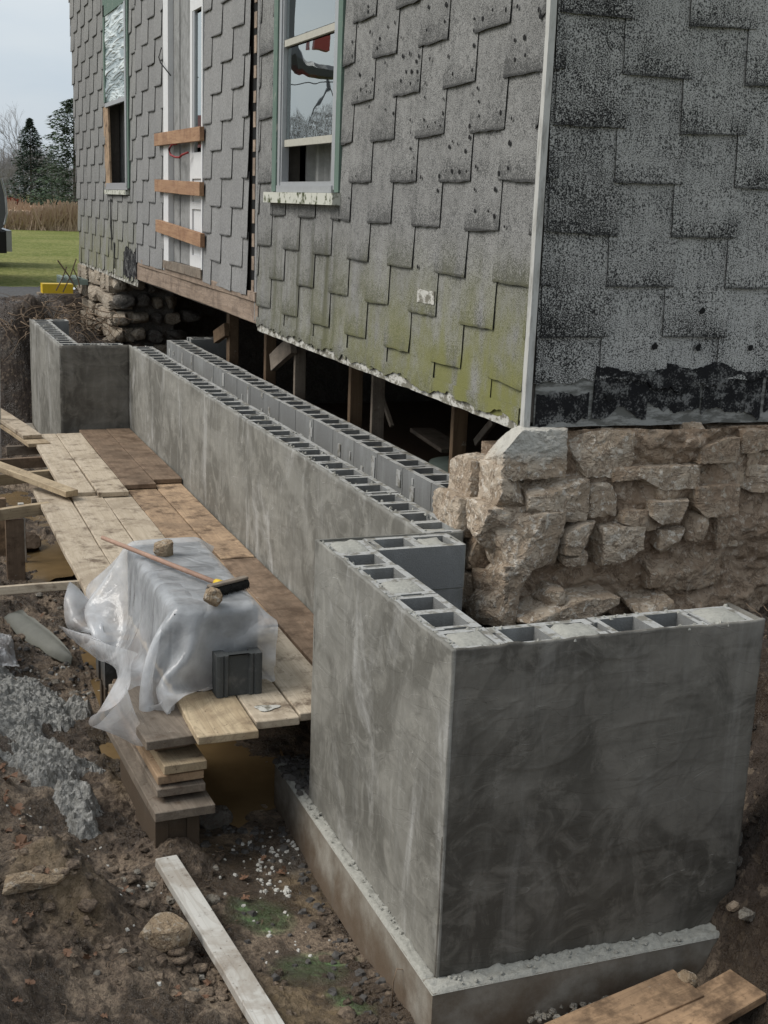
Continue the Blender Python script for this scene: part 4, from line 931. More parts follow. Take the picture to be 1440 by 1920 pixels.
# ================================================================== cellar
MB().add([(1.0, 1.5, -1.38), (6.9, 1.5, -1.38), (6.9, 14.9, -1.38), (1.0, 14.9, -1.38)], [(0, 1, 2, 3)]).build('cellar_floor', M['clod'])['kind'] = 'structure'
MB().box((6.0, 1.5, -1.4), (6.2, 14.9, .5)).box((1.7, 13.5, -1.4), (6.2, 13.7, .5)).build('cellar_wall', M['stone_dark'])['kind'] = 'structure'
PST = [(425, 447, 640, 'post', 'pale post with a short block leaning on it, leftmost in the dark opening'), (499, 514, 680, 'post', 'shoring post second from the left under the house'), (556, 567, 700, 'greyed', 'thin grey stud third from the left under the house'),
       (658, 675, 740, 'post', 'tall tan shoring post in the middle of the dark opening'), (705, 711, 760, 'greyed', 'very thin stud just right of the middle tan post'), (849, 869, 830, 'post', 'brown shoring post beside the near stone corner')]
for k, (a, b, c, mt, lab) in enumerate(PST):
    x_ = 1.32; A_ = U(a, c, 0, x_); B_ = U(b, c, 0, x_); wdt = abs(A_[1] - B_[1])
    yy = (A_[1] + B_[1]) / 2; wdt = max(.03, min(.11, wdt * .28))
    o = board('shoring_post', (x_, yy, -1.38), (x_, yy, .515), wdt, .09, M[mt], None, up=(1, 0, 0), warp=.002); tag(o, lab, 'post', 'shoring posts under the house')
def pboard(name, a, b, wid, thk, mt, lab, cat='board', up=(0, 0, 1), group=None):
    o = board(name, a, b, wid, thk, M[mt], None, up=up); return tag(o, lab, cat, group)
pboard('short_board', U(512, 680, 0, 1.25), U(550, 645, 0, 1.25), .14, .05, 'greyed', 'short grey board tilted beside the second shoring post', up=(1, 0, 0))
pboard('short_board', U(405, 632, 0, 1.25), U(425, 618, 0, 1.25), .12, .05, 'post', 'short brown board tilted beside the leftmost shoring post', up=(1, 0, 0))
pboard('diagonal_brace', U(893, 830, 0, 1.9), U(926, 790, 0, 1.9), .05, .03, 'greyed', 'thin diagonal brace in the dark beside the stone corner', up=(1, 0, 0))
pboard('diagonal_brace', U(715, 740, 0, 1.9), U(735, 800, 0, 1.9), .03, .03, 'greyed', 'thin leaning stick right of the very thin stud', up=(1, 0, 0))
pboard('cellar_plank', U(790, 805, 0, 2.2), U(850, 845, 0, 2.2), .2, .03, 'greyed', 'grey plank lying in the dark cellar', up=(0, 0, 1))
mb = MB(); mb.tube([(2.3, 4.9, -1.37), (2.3, 4.9, -.45)], [.24, .27], 18); tag(mb.build('barrel', M['tealbin'], None, True), 'dull green barrel standing in the dark cellar', 'barrel')

# ================================================================== plank walkway
def plank(x0, x1, y0, y1, zt, mt, lab, g='planks of the walkway along the wall', thk=.038, dz=0.):
    o = board('plank', ((x0 + x1) / 2, y0, zt - thk / 2), ((x0 + x1) / 2 + random.uniform(-.006, .006), y1, zt - thk / 2 + dz), x1 - x0 - .006, thk, M[mt], None, b=.004, warp=.005)
    return tag(o, lab, 'plank', g)
ZT = -.83
plank(-.685, -.45, 2.95, 6.35, ZT, 'plank', 'outermost pale plank of the middle stretch, at the mud edge')
plank(-.450, -.215, 2.6, 6.3, ZT, 'plank', 'second pale plank from the mud edge in the middle stretch')
plank(-.215, .005, 2.4, 6.4, ZT, 'plank', 'third pale plank of the middle stretch, running under the plastic')
plank(.005, .235, 2.75, 6.5, ZT, 'plank_or', 'orange stained plank of the middle stretch')
plank(.238, .465, 4.09, 6.5, ZT, 'plank_or', 'short tan plank against the long wall in the middle stretch')
plank(-.495, -.26, 5.98, 8.46, ZT + .04, 'plank', 'leftmost pale plank of the far end, overlapping the middle stretch')
plank(-.255, -.02, 5.92, 8.46, ZT + .04, 'plank', 'second pale plank of the far end')
plank(-.02, .235, 6.15, 8.62, ZT + .04, 'plank_br', 'dark brown plank at the far end, second from the long wall')
plank(.237, .47, 6.3, 8.66, ZT + .04, 'plank_br', 'dark brown plank at the far end, touching the long wall')
plank(-.525, -.250, 1.40, 3.1, ZT, 'lumber', 'near left plank with rounded end, in front of the grey block')
plank(-.246, -.038, 1.49, 4.0, ZT, 'plank', 'near middle plank with a white spill on it')
plank(-.034, .215, 1.53, 2.7, ZT, 'plank', 'near right plank touching the box-shaped jog')
plank(.225, .465, 1.55, 4.06, ZT, 'plank_br', 'long brown plank beside the long wall at the near end')
plank(-.034, .215, 2.71, 2.74 + .0, ZT, 'plank', 'cut end of plank') if False else None
# white spill
n = 20; c_ = U(500, 1327, 2, ZT + .002); V = [(c_[0], c_[1], ZT + .010)]
for k in range(n):
    t = 2 * math.pi * k / n; r = 1 + .25 * math.sin(3 * t + 1); V.append((c_[0] + .055 * r * math.cos(t), c_[1] + .035 * r * math.sin(t), ZT + .003))
tag(obj('white_spill', V, [(0, k + 1, (k + 1) % n + 1) for k in range(n)], M['whiteboard'], smooth=True), 'small white plaster splash on the near middle plank', 'spill')
# cross bearers below the planks
for k, (y, lab) in enumerate([(1.72, 'cross bearer under the near end of the walkway'), (3.9, 'cross bearer under the walkway behind the plastic'), (6.15, 'cross bearer under the overlap of the planks'), (8.3, 'cross bearer under the far end of the walkway')]):
    pboard('bearer', (-.72 + (.25 if k == 0 else 0), y, ZT - .075), (.47, y, ZT - .075), .04, .085, 'greyed', lab, 'beam', group='bearers under the walkway')
    for q_, xx in enumerate((-.60 if k else -.3, .38)):
        if k == 0: continue
        for c in range(2 if q_ else 0):
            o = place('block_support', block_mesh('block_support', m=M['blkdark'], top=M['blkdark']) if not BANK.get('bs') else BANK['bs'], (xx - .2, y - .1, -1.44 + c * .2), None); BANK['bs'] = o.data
            tag(o, ['lower', 'upper'][c] + ' support block under the ' + ['near', 'second', 'third', 'last'][k] + ' bearer, on the ' + ['mud', 'wall'][q_] + ' side', 'concrete block', 'support blocks under the walkway')

# timber cribbing under the near end
crib = [(-.745, -.50, 1.50, 2.2, -.868, .042, 'greyed', 'dark muddy slab board on top of the lumber pile by the plastic'),
        (-.69, -.53, 1.60, 2.4, -.925, .038, 'plank_br', 'dark brown board, second in the lumber pile'),
        (-.68, -.49, 1.46, 2.5, -.972, .042, 'lumber', 'bright cut board, third in the lumber pile'),
        (-.70, -.495, 1.48, 2.5, -1.027, .038, 'plank_or', 'pale board, fourth in the lumber pile'),
        (-.71, -.495, 1.46, 2.5, -1.078, .038, 'greyed', 'grey board, fifth in the lumber pile'),
        (-.735, -.47, 1.38, 2.4, -1.145, .044, 'greyed', 'wide grey lowest board of the lumber pile, resting on a block')]
for (x0, x1, y0, y1, zt, th, mt, lab) in crib:
    o = board('pile_board', ((x0 + x1) / 2 + .02, y0, zt - th / 2), ((x0 + x1) / 2 - .03, y1, zt - th / 2 + .004), x1 - x0, th, M[mt], None, warp=.004); tag(o, lab, 'board', 'boards piled under the walkway corner')
for k, (x, y, z_) in enumerate([(-.505, 1.45, -1.383), (-.505, 1.86, -1.383)]):
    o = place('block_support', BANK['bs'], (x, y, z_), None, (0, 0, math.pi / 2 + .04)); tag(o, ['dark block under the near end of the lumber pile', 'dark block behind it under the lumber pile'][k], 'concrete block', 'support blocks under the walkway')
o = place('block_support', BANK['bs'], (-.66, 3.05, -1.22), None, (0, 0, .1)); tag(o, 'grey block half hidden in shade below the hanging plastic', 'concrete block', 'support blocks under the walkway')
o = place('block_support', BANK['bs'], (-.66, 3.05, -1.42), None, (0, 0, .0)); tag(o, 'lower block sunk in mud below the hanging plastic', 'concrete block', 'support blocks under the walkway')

# block stack under plastic
SX0, SX1, SY0, SY1, SZ = -.52, -.125, 1.90, 3.12, ZT + .395
for c in range(2):
    for k in range(6):
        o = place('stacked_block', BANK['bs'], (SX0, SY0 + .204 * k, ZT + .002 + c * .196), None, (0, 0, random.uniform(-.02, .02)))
        o.data = BANK['bs']; tag(o, f'{["lower", "upper"][c]} course block under the plastic sheet, {["nearest the camera", "second from the near end", "third from the near end", "fourth from the near end", "fifth from the near end", "at the far end"][k]}', 'concrete block', 'blocks stacked under the plastic')
# block standing on end in front
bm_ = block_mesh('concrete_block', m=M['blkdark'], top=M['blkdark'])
A_ = U(440, 1300, 2, ZT)
def sash_block():
    L, D, Hh = .215, .085, .20; mb = MB()
    # plan outline with ribbed end, facing the camera
    prof = [(0, 0), (.012, -.004), (.028, -.004), (.034, .004), (.040, -.004), (.052, -.004), (.060, .010), (.150, .010), (.158, -.004), (.170, -.004), (.176, .004), (.184, -.004), (.200, -.004), (L, 0), (L, D), (L - .05, D), (L - .05, .045), (.05, .045), (.05, D), (0, D)]
    n = len(prof); V = [(x, y, 0) for x, y in prof] + [(x, y, Hh) for x, y in prof]
    F = [(k, (k + 1) % n, (k + 1) % n + n, k + n) for k in range(n)]
    bm = bmesh.new(); vs = [bm.verts.new(v) for v in V]
    for f in F: bm.faces.new([vs[k] for k in f])
    for base, fl in ((0, True), (n, False)):
        f = bm.faces.new([vs[base + k] for k in (range(n) if not fl else reversed(range(n)))]); bmesh.ops.triangulate(bm, faces=[f])
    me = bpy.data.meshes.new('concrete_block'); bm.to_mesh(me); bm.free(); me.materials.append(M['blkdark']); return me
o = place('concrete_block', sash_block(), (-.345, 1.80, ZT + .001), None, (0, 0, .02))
tag(o, 'dark grey grooved concrete block standing alone on the near plank, holding the plastic', 'concrete block')

# plastic sheet: small position based cloth draped over the stack
def drape():
    d = .036; nx_, ny_ = 40, 60; x_r = SX1 + .10; y_f = SY0 - .44
    gx_ = x_r - d * np.arange(nx_)[::-1]; gy_ = y_f + d * np.arange(ny_)
    X_, Y_ = np.meshgrid(gx_, gy_, indexing='ij'); P = np.stack([X_, Y_, np.full_like(X_, SZ + .03)], -1)
    # rest shape slightly crumpled
    P[..., 2] += .012 * fbm(X_ * 6, Y_ * 6, 1., 3); Q = P.copy()
    # corners to be dragged outwards
    def near(x, y): return np.unravel_index(np.argmin((X_ - x) ** 2 + (Y_ - y) ** 2), X_.shape)
    pins = {near(gx_[0], 2.62): U(106, 1171, 0, -.90), near(gx_[0], 3.30): U(133, 1088, 0, -.82), near(gx_[0], gy_[0]): U(236, 1282, 0, -.80), near(gx_[9], gy_[0]): U(248, 1342, 0, -.72),
            near(gx_[0], 2.2): U(262, 1226, 0, -.72),
            near(-.62, gy_[0]): np.array([-.56, 1.73, ZT + .02]), near(-.40, gy_[0] + .02): np.array([-.40, 1.83, ZT + .015]), near(SX1 - .02, gy_[0] + .04): np.array([-.13, 1.885, ZT + .02])}
    for (a_, b_) in [(-.42, 2.86), (-.33, 2.02), (-.15, 1.97), (-.15, 3.05), (-.15, 2.5), (-.34, 2.5), (-.47, 3.05)]:
        k = near(a_, b_); pins[k] = np.array([X_[k], Y_[k], SZ + .018])
    w_ = np.ones(X_.shape)
    for k in pins: w_[k] = 0
    start = {k: P[k].copy() for k in pins}
    def con(A, B, rest, st):
        dlt = P[B] - P[A]; L = np.linalg.norm(dlt, axis=-1, keepdims=True) + 1e-9; wa, wb = w_[A][..., None], w_[B][..., None]
        c = st * (L - rest) / L / np.maximum(wa + wb, 1e-6) * dlt; P[A] += wa * c; P[B] -= wb * c
    s = np.s_; C = []
    for o_ in (0, 1):
        C.append((s[o_:nx_ - 1:2, :], s[o_ + 1:nx_:2, :], d, 1.)); C.append((s[:, o_:ny_ - 1:2], s[:, o_ + 1:ny_:2], d, 1.))
        C.append((s[o_:nx_ - 1:2, :-1], s[o_ + 1:nx_:2, 1:], d * 1.4142, .7)); C.append((s[o_:nx_ - 1:2, 1:], s[o_ + 1:nx_:2, :-1], d * 1.4142, .7))
    for o_ in range(4):
        C.append((s[o_:nx_ - 2:4, :], s[o_ + 2:nx_:4, :], 2 * d, .25)); C.append((s[:, o_:ny_ - 2:4], s[:, o_ + 2:ny_:4], 2 * d, .25))
    def fix(c):
        A, B, r, st = c; na = min(P[A].shape[0], P[B].shape[0]); nb = min(P[A].shape[1], P[B].shape[1]); return c
    C2 = []
    for (A, B, r, st) in C:
        sa = list(A); sb = list(B)
        la = [len(range(*sl.indices(n))) for sl, n in zip(sa, (nx_, ny_))]; lb = [len(range(*sl.indices(n))) for sl, n in zip(sb, (nx_, ny_))]
        def cut(sl, n, m):
            r_ = range(*sl.indices(n)); return slice(r_[0], r_[m - 1] + 1, r_.step)
        C2.append((tuple(cut(sa[k], (nx_, ny_)[k], min(la[k], lb[k])) for k in (0, 1)), tuple(cut(sb[k], (nx_, ny_)[k], min(la[k], lb[k])) for k in (0, 1)), r, st))
    T = 170
    for it in range(T):
        v = (P - Q) * .9; Q = P.copy(); P += v * w_[..., None]; P[..., 2] -= .0012 * w_
        f = min(1, it / 90)
        for k, t in pins.items(): P[k] = start[k] * (1 - f) + t * f + np.array([0, 0, .10 * math.sin(math.pi * f)]) * (1 if f < 1 else 0)
        for _ in range(9):
            for c in C2: con(*c)
            x, y, z = P[..., 0], P[..., 1], P[..., 2]; e = .018
            ins = (x > SX0 - e) & (x < SX1 + e) & (y > SY0 - e) & (y < SY1 + e) & (z < SZ + e) & (z > ZT)
            dx0, dx1, dy0, dy1, dz = x - (SX0 - e), SX1 + e - x, y - (SY0 - e), SY1 + e - y, SZ + e - z
            mn = np.minimum.reduce([dx0, dx1, dy0, dy1, dz])
            P[..., 2] = np.where(ins & (dz <= mn), SZ + e, z); P[..., 0] = np.where(ins & (dx0 <= mn), SX0 - e, np.where(ins & (dx1 <= mn), SX1 + e, x))
            P[..., 1] = np.where(ins & (dy0 <= mn), SY0 - e, np.where(ins & (dy1 <= mn), SY1 + e, y))
            xb, yb = P[..., 0], P[..., 1]; inb = (xb > -.355) & (xb < -.12) & (yb > 1.78) & (yb < 1.90) & (P[..., 2] < ZT + .215) & (P[..., 2] > ZT)
            P[..., 1] = np.where(inb, 1.888, yb)
            pl = (P[..., 0] > np.where(P[..., 1] < 2.9, -.53, -.69)) & (P[..., 1] > 1.42) & (P[..., 2] < ZT + .005) & (P[..., 2] > ZT - .12)
            P[..., 2] = np.where(pl, ZT + .005, P[..., 2]); P[..., 2] = np.maximum(P[..., 2], -1.38)
        tch = (P[..., 2] < SZ + .012) & (P[..., 2] > SZ - .0) & (P[..., 0] > SX0) & (P[..., 1] > SY0) & (P[..., 1] < SY1)
        P[tch, 0:2] = Q[tch, 0:2] + (P[tch, 0:2] - Q[tch, 0:2]) * .25 if False else P[tch, 0:2]
        Q[tch] = P[tch]
    P[..., 2] += np.where(P[..., 2] > SZ + .005, .003 * np.sin(P[..., 1] * 2 * math.pi / .204) + .004, 0)
    return P
Pc = drape(); nx_, ny_ = Pc.shape[:2]
F = [(i * ny_ + j, (i + 1) * ny_ + j, (i + 1) * ny_ + j + 1, i * ny_ + j + 1) for i in range(nx_ - 1) for j in range(ny_ - 1)]
o = obj('plastic_sheet', Pc.reshape(-1, 3), F, M['plastic'], smooth=True)
sb = o.modifiers.new('subdivision', 'SUBSURF'); sb.levels = sb.render_levels = 1
tag(o, 'milky plastic sheet draped over a stack of blocks on the plank walkway', 'plastic sheet')
SZp = SZ + .024
def rock(name, c, h, seed, mt, lab, rot=(0, 0, 0), sub=4, amp=.2, sq=.35, cuts=9, group=None):
    me = rock_mesh(name, *h, seed, M[mt], sub, amp, sq, cuts); return tag(place(name, me, c, None, rot), lab, 'rock', group)
P_ = U(309, 1040, 2, SZp); rock('rock', (P_[0], P_[1], SZp + .035), (.065, .055, .048), 41, 'rock_tan', 'brown rock weighing down the far part of the plastic sheet')
P_ = U(398, 1135, 2, SZp); rock('rock', (P_[0], P_[1], SZp + .038), (.048, .045, .048), 43, 'rock_tan', 'tan rock beside the broom head on the plastic sheet')
# broom
br = thing('broom', 'push broom with pinkish wooden handle and black bristles lying on the plastic', 'broom', (-.3, 2.2, SZ))
H0 = Vector(U(192, 1008, 2, SZ + .055)); H1 = Vector(U(412, 1095, 2, SZ + .06))
mb = MB(); mb.tube([H0, H0.lerp(H1, .5), H1], [.011, .0125, .0125], 10); mb.build('handle', M['handle'], br, True)
dr_ = (H1 - H0).normalized(); mb = MB(); mb.tube([H1 - dr_ * .03, H1 + dr_ * .02], [.019, .022], 12); mb.build('ferrule', M['yellow'], br, True)
hd0 = Vector(U(392, 1110, 2, SZ + .05)); hd1 = Vector(U(462, 1092, 2, SZ + .05)); ax = (hd1 - hd0).normalized()
board('brush_block', hd0 + Vector((0, 0, .026)), hd1 + Vector((0, 0, .026)), .035, .014, M['greyed'], br, warp=0)
mb = MB()
for k in range(900):
    t = random.random(); c = hd0.lerp(hd1, t); an = random.uniform(-math.pi, math.pi); sd_ = ax.cross(Vector((0, 0, 1)))
    dirv = (sd_ * math.cos(an) + Vector((0, 0, 1)) * math.sin(an) * .9 + ax * random.uniform(-.2, .2)).normalized(); b0 = c + Vector((0, 0, -.005)); b1 = b0 + dirv * random.uniform(.026, .036)
    b1.z = max(b1.z, SZ + .012); wv = ax * .0012; mb.add([b0 - wv, b0 + wv, b1 + wv, b1 - wv], [(0, 1, 2, 3)])
mb.tube([hd0 + Vector((0, 0, -.004)), hd1 + Vector((0, 0, -.004))], .024, 10); mb.build('bristles', M['broomblk'], br)

# ================================================================== timbers at the left edge
def tb(a, b, wid, thk, mt, lab, up=(0, 0, 1), n='timber'): return tag(board(n, a, b, wid, thk, M[mt], None, up=up), lab, 'timber')
tb((-.50, 8.15, -.755), (-.95, 11.2, -.755), .17, .035, 'plank', 'upper pale board of the loose pile at the left edge', n='loose_board')
tb((-.46, 7.95, -.80), (-.9, 11.0, -.80), .2, .035, 'lumber', 'lower pale board of the loose pile at the left edge', n='loose_board')
tb((-.44, 7.55, -.87), (-1.6, 7.45, -.87), .05, .09, 'plank_br', 'brown cross timber just below the loose boards')
tb((-.45, 7.0, -.87), (-1.6, 6.75, -.87), .05, .09, 'lumber', 'pale cross timber behind the sloping board')
a_ = U(135, 925, 2, -.77); b_ = U(-60, 850, 1, 7.1)
tb(a_, (b_[0], b_[1], -.70), .11, .045, 'lumber', 'sloping pale board with squared end lying onto the walkway', n='loose_board')
tb((-.62, 5.85, -.87), (-1.7, 5.55, -.90), .05, .085, 'lumber', 'cross timber under the end of the sloping board')
p0 = U(28, 960, 1, 5.75); tb((p0[0], 5.80, -1.42), (p0[0], 5.80, -.93), .13, .05, 'plank_br', 'dark brown upright leg below the cross timber', up=(0, -1, 0), n='support_leg')
p0 = U(5, 980, 1, 6.4); tb((p0[0], 6.5, -1.42), (p0[0], 6.5, -.93), .07, .05, 'plank_or', 'narrow upright leg at the left edge', up=(0, -1, 0), n='support_leg')
p0 = U(50, 980, 1, 6.2); tb((p0[0] - .02, 6.3, -1.42), (p0[0] - .03, 6.3, -.93), .045, .045, 'white_lum', 'pale slanting stake beside the dark brown leg', up=(0, -1, 0), n='stake')
a_ = U(135, 1088, 2, -.855); tb((a_[0] + .12, a_[1] + .0, -.885), (a_[0] - .75, a_[1] - .02, -.885), .12, .05, 'plank', 'pale board poking out from under the walkway at the left edge', up=(0, .25, 1), n='loose_board')
tb((-.70, 9.02, .27), (-.73, 9.0, -1.35), .035, .02, 'white_lum', 'white stake standing upright at the left edge', up=(0, -1, 0), n='stake')

# limewashed board in the mud, planks at the lower right
a_ = U(312, 1625, 2, -1.36); b_ = U(505, 1940, 2, -1.33)
tag(board('whitewashed_board', (a_[0], a_[1], Hs(a_[0], a_[1]) + .03), (b_[0] + .02, b_[1] - .05, -1.335), .095, .04, M['white_lum'], None, warp=.003), 'long whitewashed board lying in the mud beside the green stains', 'board')
a_ = U(1285, 1842, 2, -1.25); b_ = U(1045, 1960, 2, -1.33)
tag(board('muddy_plank', (a_[0], a_[1] - .02, -1.25), (b_[0], b_[1], -1.32), .17, .035, M['plank_mud'], None), 'orange muddy plank against the footing at the lower right', 'plank')
a_ = U(1400, 1862, 2, -1.27); b_ = U(1170, 1965, 2, -1.30)
tag(board('muddy_plank', (a_[0], a_[1], -1.235), (b_[0], b_[1] - .02, -1.31), .17, .035, M['plank_mud'], None), 'second muddy plank, nearer the lower right corner', 'plank')

# ================================================================== spilled mortar
A, B = np.meshgrid(np.linspace(-1.75, -.7, 130), np.linspace(1.5, 4.6, 320))
ctr = [U(60, 1330, 2, -1.35), U(20, 1380, 2, -1.35), U(90, 1450, 2, -1.35), U(140, 1510, 2, -1.36), U(160, 1550, 2, -1.36), U(0, 1320, 2, -1.35), U(150, 1330, 2, -1.38)]
rr_ = [(.22, .42), (.2, .4), (.20, .34), (.10, .18), (.075, .12), (.2, .4), (.08, .18)]
mk = np.full(A.shape, -9.)
for c, (rx, ry) in zip(ctr, rr_): mk = np.maximum(mk, 1 - np.sqrt(((A - c[0]) / rx) ** 2 + ((B - c[1]) / ry) ** 2))
mk = mk + .75 * fbm(A * 9, B * 9, 3., 5, .65)
Hm = H(A, B) + np.clip(mk, -.3, .5) * .14 + .022 * np.clip(np.abs(fbm(A * 26, B * 26, 8., 4, .6)), 0, 1) - .012
ii, jj = np.meshgrid(np.arange(129), np.arange(319)); a = (jj * 130 + ii).ravel(); Fq = np.stack([a, a + 1, a + 131, a + 130], -1); mf = mk.ravel()
Fq = Fq[(mf[Fq].max(1) > -.12)]; us_ = np.unique(Fq); rm = np.zeros(A.size, int); rm[us_] = np.arange(len(us_))
tag(obj('mortar_heap', np.stack([A, B, Hm], -1).reshape(-1, 3)[us_], rm[Fq].tolist(), M['spill'], smooth=False), 'crumbly light grey mortar spilled down the mud at the left edge', 'mortar heap')

# ================================================================== rocks, rubble, leaves
def groundpt(x, y, z0=-1.4):
    z = z0
    for _ in range(4): P = U(x, y, 2, z); z = Hs(P[0], P[1])
    return np.array([P[0], P[1], z])
g = groundpt(308, 1775); rock('rock', (g[0], g[1] + .03, g[2] + .035), (.115, .085, .065), 51, 'rock_tan', 'large pale-topped rock in the mud beside the whitewashed board', (.1, 0, .3), 4, .12, .3, 12)
g = groundpt(60, 1700); rock('rock', (g[0], g[1], g[2] + .01), (.15, .05, .03), 52, 'rock_tan', 'long flat tan rock in the mud at the left edge', (0, 0, .15), 4, .2, .5, 8)
g = groundpt(405, 1545); rock('rock', (g[0], g[1], g[2] + .03), (.085, .06, .05), 53, 'stone_dark', 'dark wet rock in the shade under the walkway end')
g = groundpt(40, 1035); rock('rock', (g[0], g[1], g[2] + .05), (.16, .16, .09), 54, 'clod', 'round muddy boulder below the left timbers')
g = groundpt(120, 1600); rock('rock', (g[0], g[1], g[2] + .005), (.07, .06, .025), 55, 'rock_tan', 'flat pale stone in the mud below the mortar heap')
g = groundpt(400, 1430 + 260); rock('rock', (g[0], g[1], g[2] + .005), (.03, .04, .02), 56, 'rock', 'small grey stone between the whitewashed board and green stains')
g = groundpt(1290, 1830); rock('rock', (g[0], g[1], -1.24), (.035, .04, .035), 57, 'rock_tan', 'round brown pebble at the end of the footing')
g = groundpt(1400, 1725, -1.1); rock('rock', (g[0], g[1], g[2] + .02), (.055, .03, .028), 58, 'rock', 'pale pointed stone on the right bank', (0, .3, .5))
g = groundpt(1375, 1690, -1.1); rock('rock', (g[0], g[1], g[2] + .02), (.025, .02, .02), 59, 'stone', 'small white stone on the right bank')
g = groundpt(1350, 1775, -1.1); rock('rock', (g[0], g[1], g[2] + .02), (.05, .045, .03), 60, 'stone_dark', 'dark reddish stone beside the end of the parged wall')
g = groundpt(1380, 1600, -1.1); rock('rock', (1.27, .12, -.93), (.05, .05, .07), 61, 'stone_dark', 'dark stone wedged at the right end of the parged wall')
g = groundpt(225, 1175); 
mb = MB()
# curved shard
A_ = groundpt(25, 1165); B_ = groundpt(135, 1250); d_ = (Vector(B_) - Vector(A_)); sd_ = Vector((-d_.y, d_.x, 0)).normalized(); V = []; n = 12
for lay in (0, .012):
    for k in range(n):
        t = k / (n - 1); wdt = .075 * math.sin(math.pi * min(1, .25 + t * .75)) ** .7 + .005
        for j in range(5):
            s_ = (j / 4 - .5) * 2; P = Vector(A_) + d_ * t + sd_ * wdt * s_; P.z = max(P.z, Hs(P.x, P.y)) + .03 + .03 * (1 - s_ * s_) - lay + .02 * s_; V.append(tuple(P))
F = [(k * 5 + j, k * 5 + j + 1, k * 5 + 6 + j, k * 5 + 5 + j) for k in range(n - 1) for j in range(4)]; N = n * 5
F += [tuple(v + N for v in f[::-1]) for f in F]
for k in range(n - 1):
    for j in (0, 4): F.append((k * 5 + j, k * 5 + 5 + j, k * 5 + 5 + j + N, k * 5 + j + N))
for e_ in (0, (n - 1) * 5):
    for j in range(4): F.append((e_ + j, e_ + j + 1, e_ + j + 1 + N, e_ + j + N))
tag(obj('tile_shard', V, F, M['slate'], smooth=True), 'long curved grey shard lying on the mud left of the plastic sheet', 'shard')
# crumpled film at the left edge
g0 = groundpt(-25, 1215); A, B = np.meshgrid(np.linspace(-.18, .16, 26), np.linspace(-.3, .3, 34))
Zf = .03 + .05 * np.abs(fbm(A * 9, B * 7, 2., 3)) + .03 * fbm(A * 20, B * 20, 5., 2)
ii, jj = np.meshgrid(np.arange(25), np.arange(33)); a = (jj * 26 + ii).ravel()
V = np.stack([A + g0[0], B + g0[1], H(A + g0[0], B + g0[1], True) + Zf], -1).reshape(-1, 3)
tag(obj('plastic_scrap', V, np.stack([a, a + 1, a + 27, a + 26], -1).tolist(), M['plastic'], smooth=False), 'crumpled scrap of clear plastic on the mud at the left edge', 'plastic scrap')

def chips(name, spots, mat, smin, smax, lift=.3, flat=.6):
    mb = MB()
    for (x, y, zz) in spots:
        s_ = random.uniform(smin, smax); q = np.random.default_rng(random.randrange(10 ** 6)); n = 6
        V = [(x + s_ * q.uniform(.6, 1.3) * math.cos(t), y + s_ * q.uniform(.6, 1.3) * math.sin(t), zz - s_ * .2) for t in np.arange(n) * 2 * math.pi / n + q.uniform(0, 3)]
        V += [(x + (v[0] - x) * q.uniform(.5, .8), y + (v[1] - y) * q.uniform(.5, .8), zz + s_ * flat * q.uniform(.5, 1.)) for v in V]
        mb.add(V, [tuple(range(n, 2 * n))] + [(v, (v + 1) % n, (v + 1) % n + n, v + n) for v in range(n)])
    o = mb.build(name, mat); return tag(o, kind='stuff')
def pts_px(regs):
    P = []
    for (x0, y0, x1, y1, n_) in regs:
        Q_ = [U(random.uniform(x0, x1), random.uniform(y0, y1), 2, -1.4) for _ in range(n_)]
        for p in Q_: P.append((p[0], p[1], None))
    X_ = np.array([p[0] for p in P]); Y_ = np.array([p[1] for p in P]); Z_ = H(X_, Y_)
    return [(x, y, z) for x, y, z in zip(X_, Y_, Z_) if not (x > -.06 and y > -.09 and x < 1.3)]
chips('white_chips', pts_px([(480, 1570, 545, 1655, 55), (505, 1545, 570, 1590, 18), (400, 1560, 500, 1680, 22), (0, 1200, 200, 1290, 16), (0, 1600, 260, 1720, 20), (240, 1660, 420, 1760, 10), (450, 1680, 620, 1800, 16), (60, 1250, 170, 1300, 14), (150, 1760, 520, 1910, 8), (0, 1560, 60, 1650, 8)]), M['chip'], .004, .014)
chips('dark_chips', pts_px([(560, 1570, 640, 1700, 40), (620, 1700, 720, 1850, 25), (670, 1800, 760, 1920, 15), (0, 1230, 200, 1300, 60), (380, 1540, 560, 1600, 40), (430, 1690, 620, 1840, 14), (100, 1150, 220, 1260, 40)]), M['dchip'], .008, .026)
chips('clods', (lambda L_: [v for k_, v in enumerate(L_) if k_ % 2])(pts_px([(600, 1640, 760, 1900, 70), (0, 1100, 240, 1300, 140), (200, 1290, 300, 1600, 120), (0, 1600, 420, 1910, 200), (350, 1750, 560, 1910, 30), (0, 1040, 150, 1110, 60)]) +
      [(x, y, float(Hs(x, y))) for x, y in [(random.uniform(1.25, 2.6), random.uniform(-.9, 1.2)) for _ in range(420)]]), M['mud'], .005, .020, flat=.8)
chips('gravel_bits', [(U(x, y, 2, -1.36)) for x, y in [(random.uniform(990, 1140), random.uniform(1868, 1915)) for _ in range(60)] if y > 2250 - x * .36] , M['rock'], .008, .018)
chips('ledge_bits', [(random.uniform(-.05, -.012), random.uniform(.2, 1.82), -1.19) for _ in range(40)] + [(random.uniform(.0, .95), random.uniform(-.08, -.015), -1.19) for _ in range(40)], M['rubble_top'], .003, .010)
chips('ledge_rubble', [(random.uniform(-.05, .12), random.uniform(1.46, 1.82), -1.185) for _ in range(70)], M['dchip'], .012, .035)
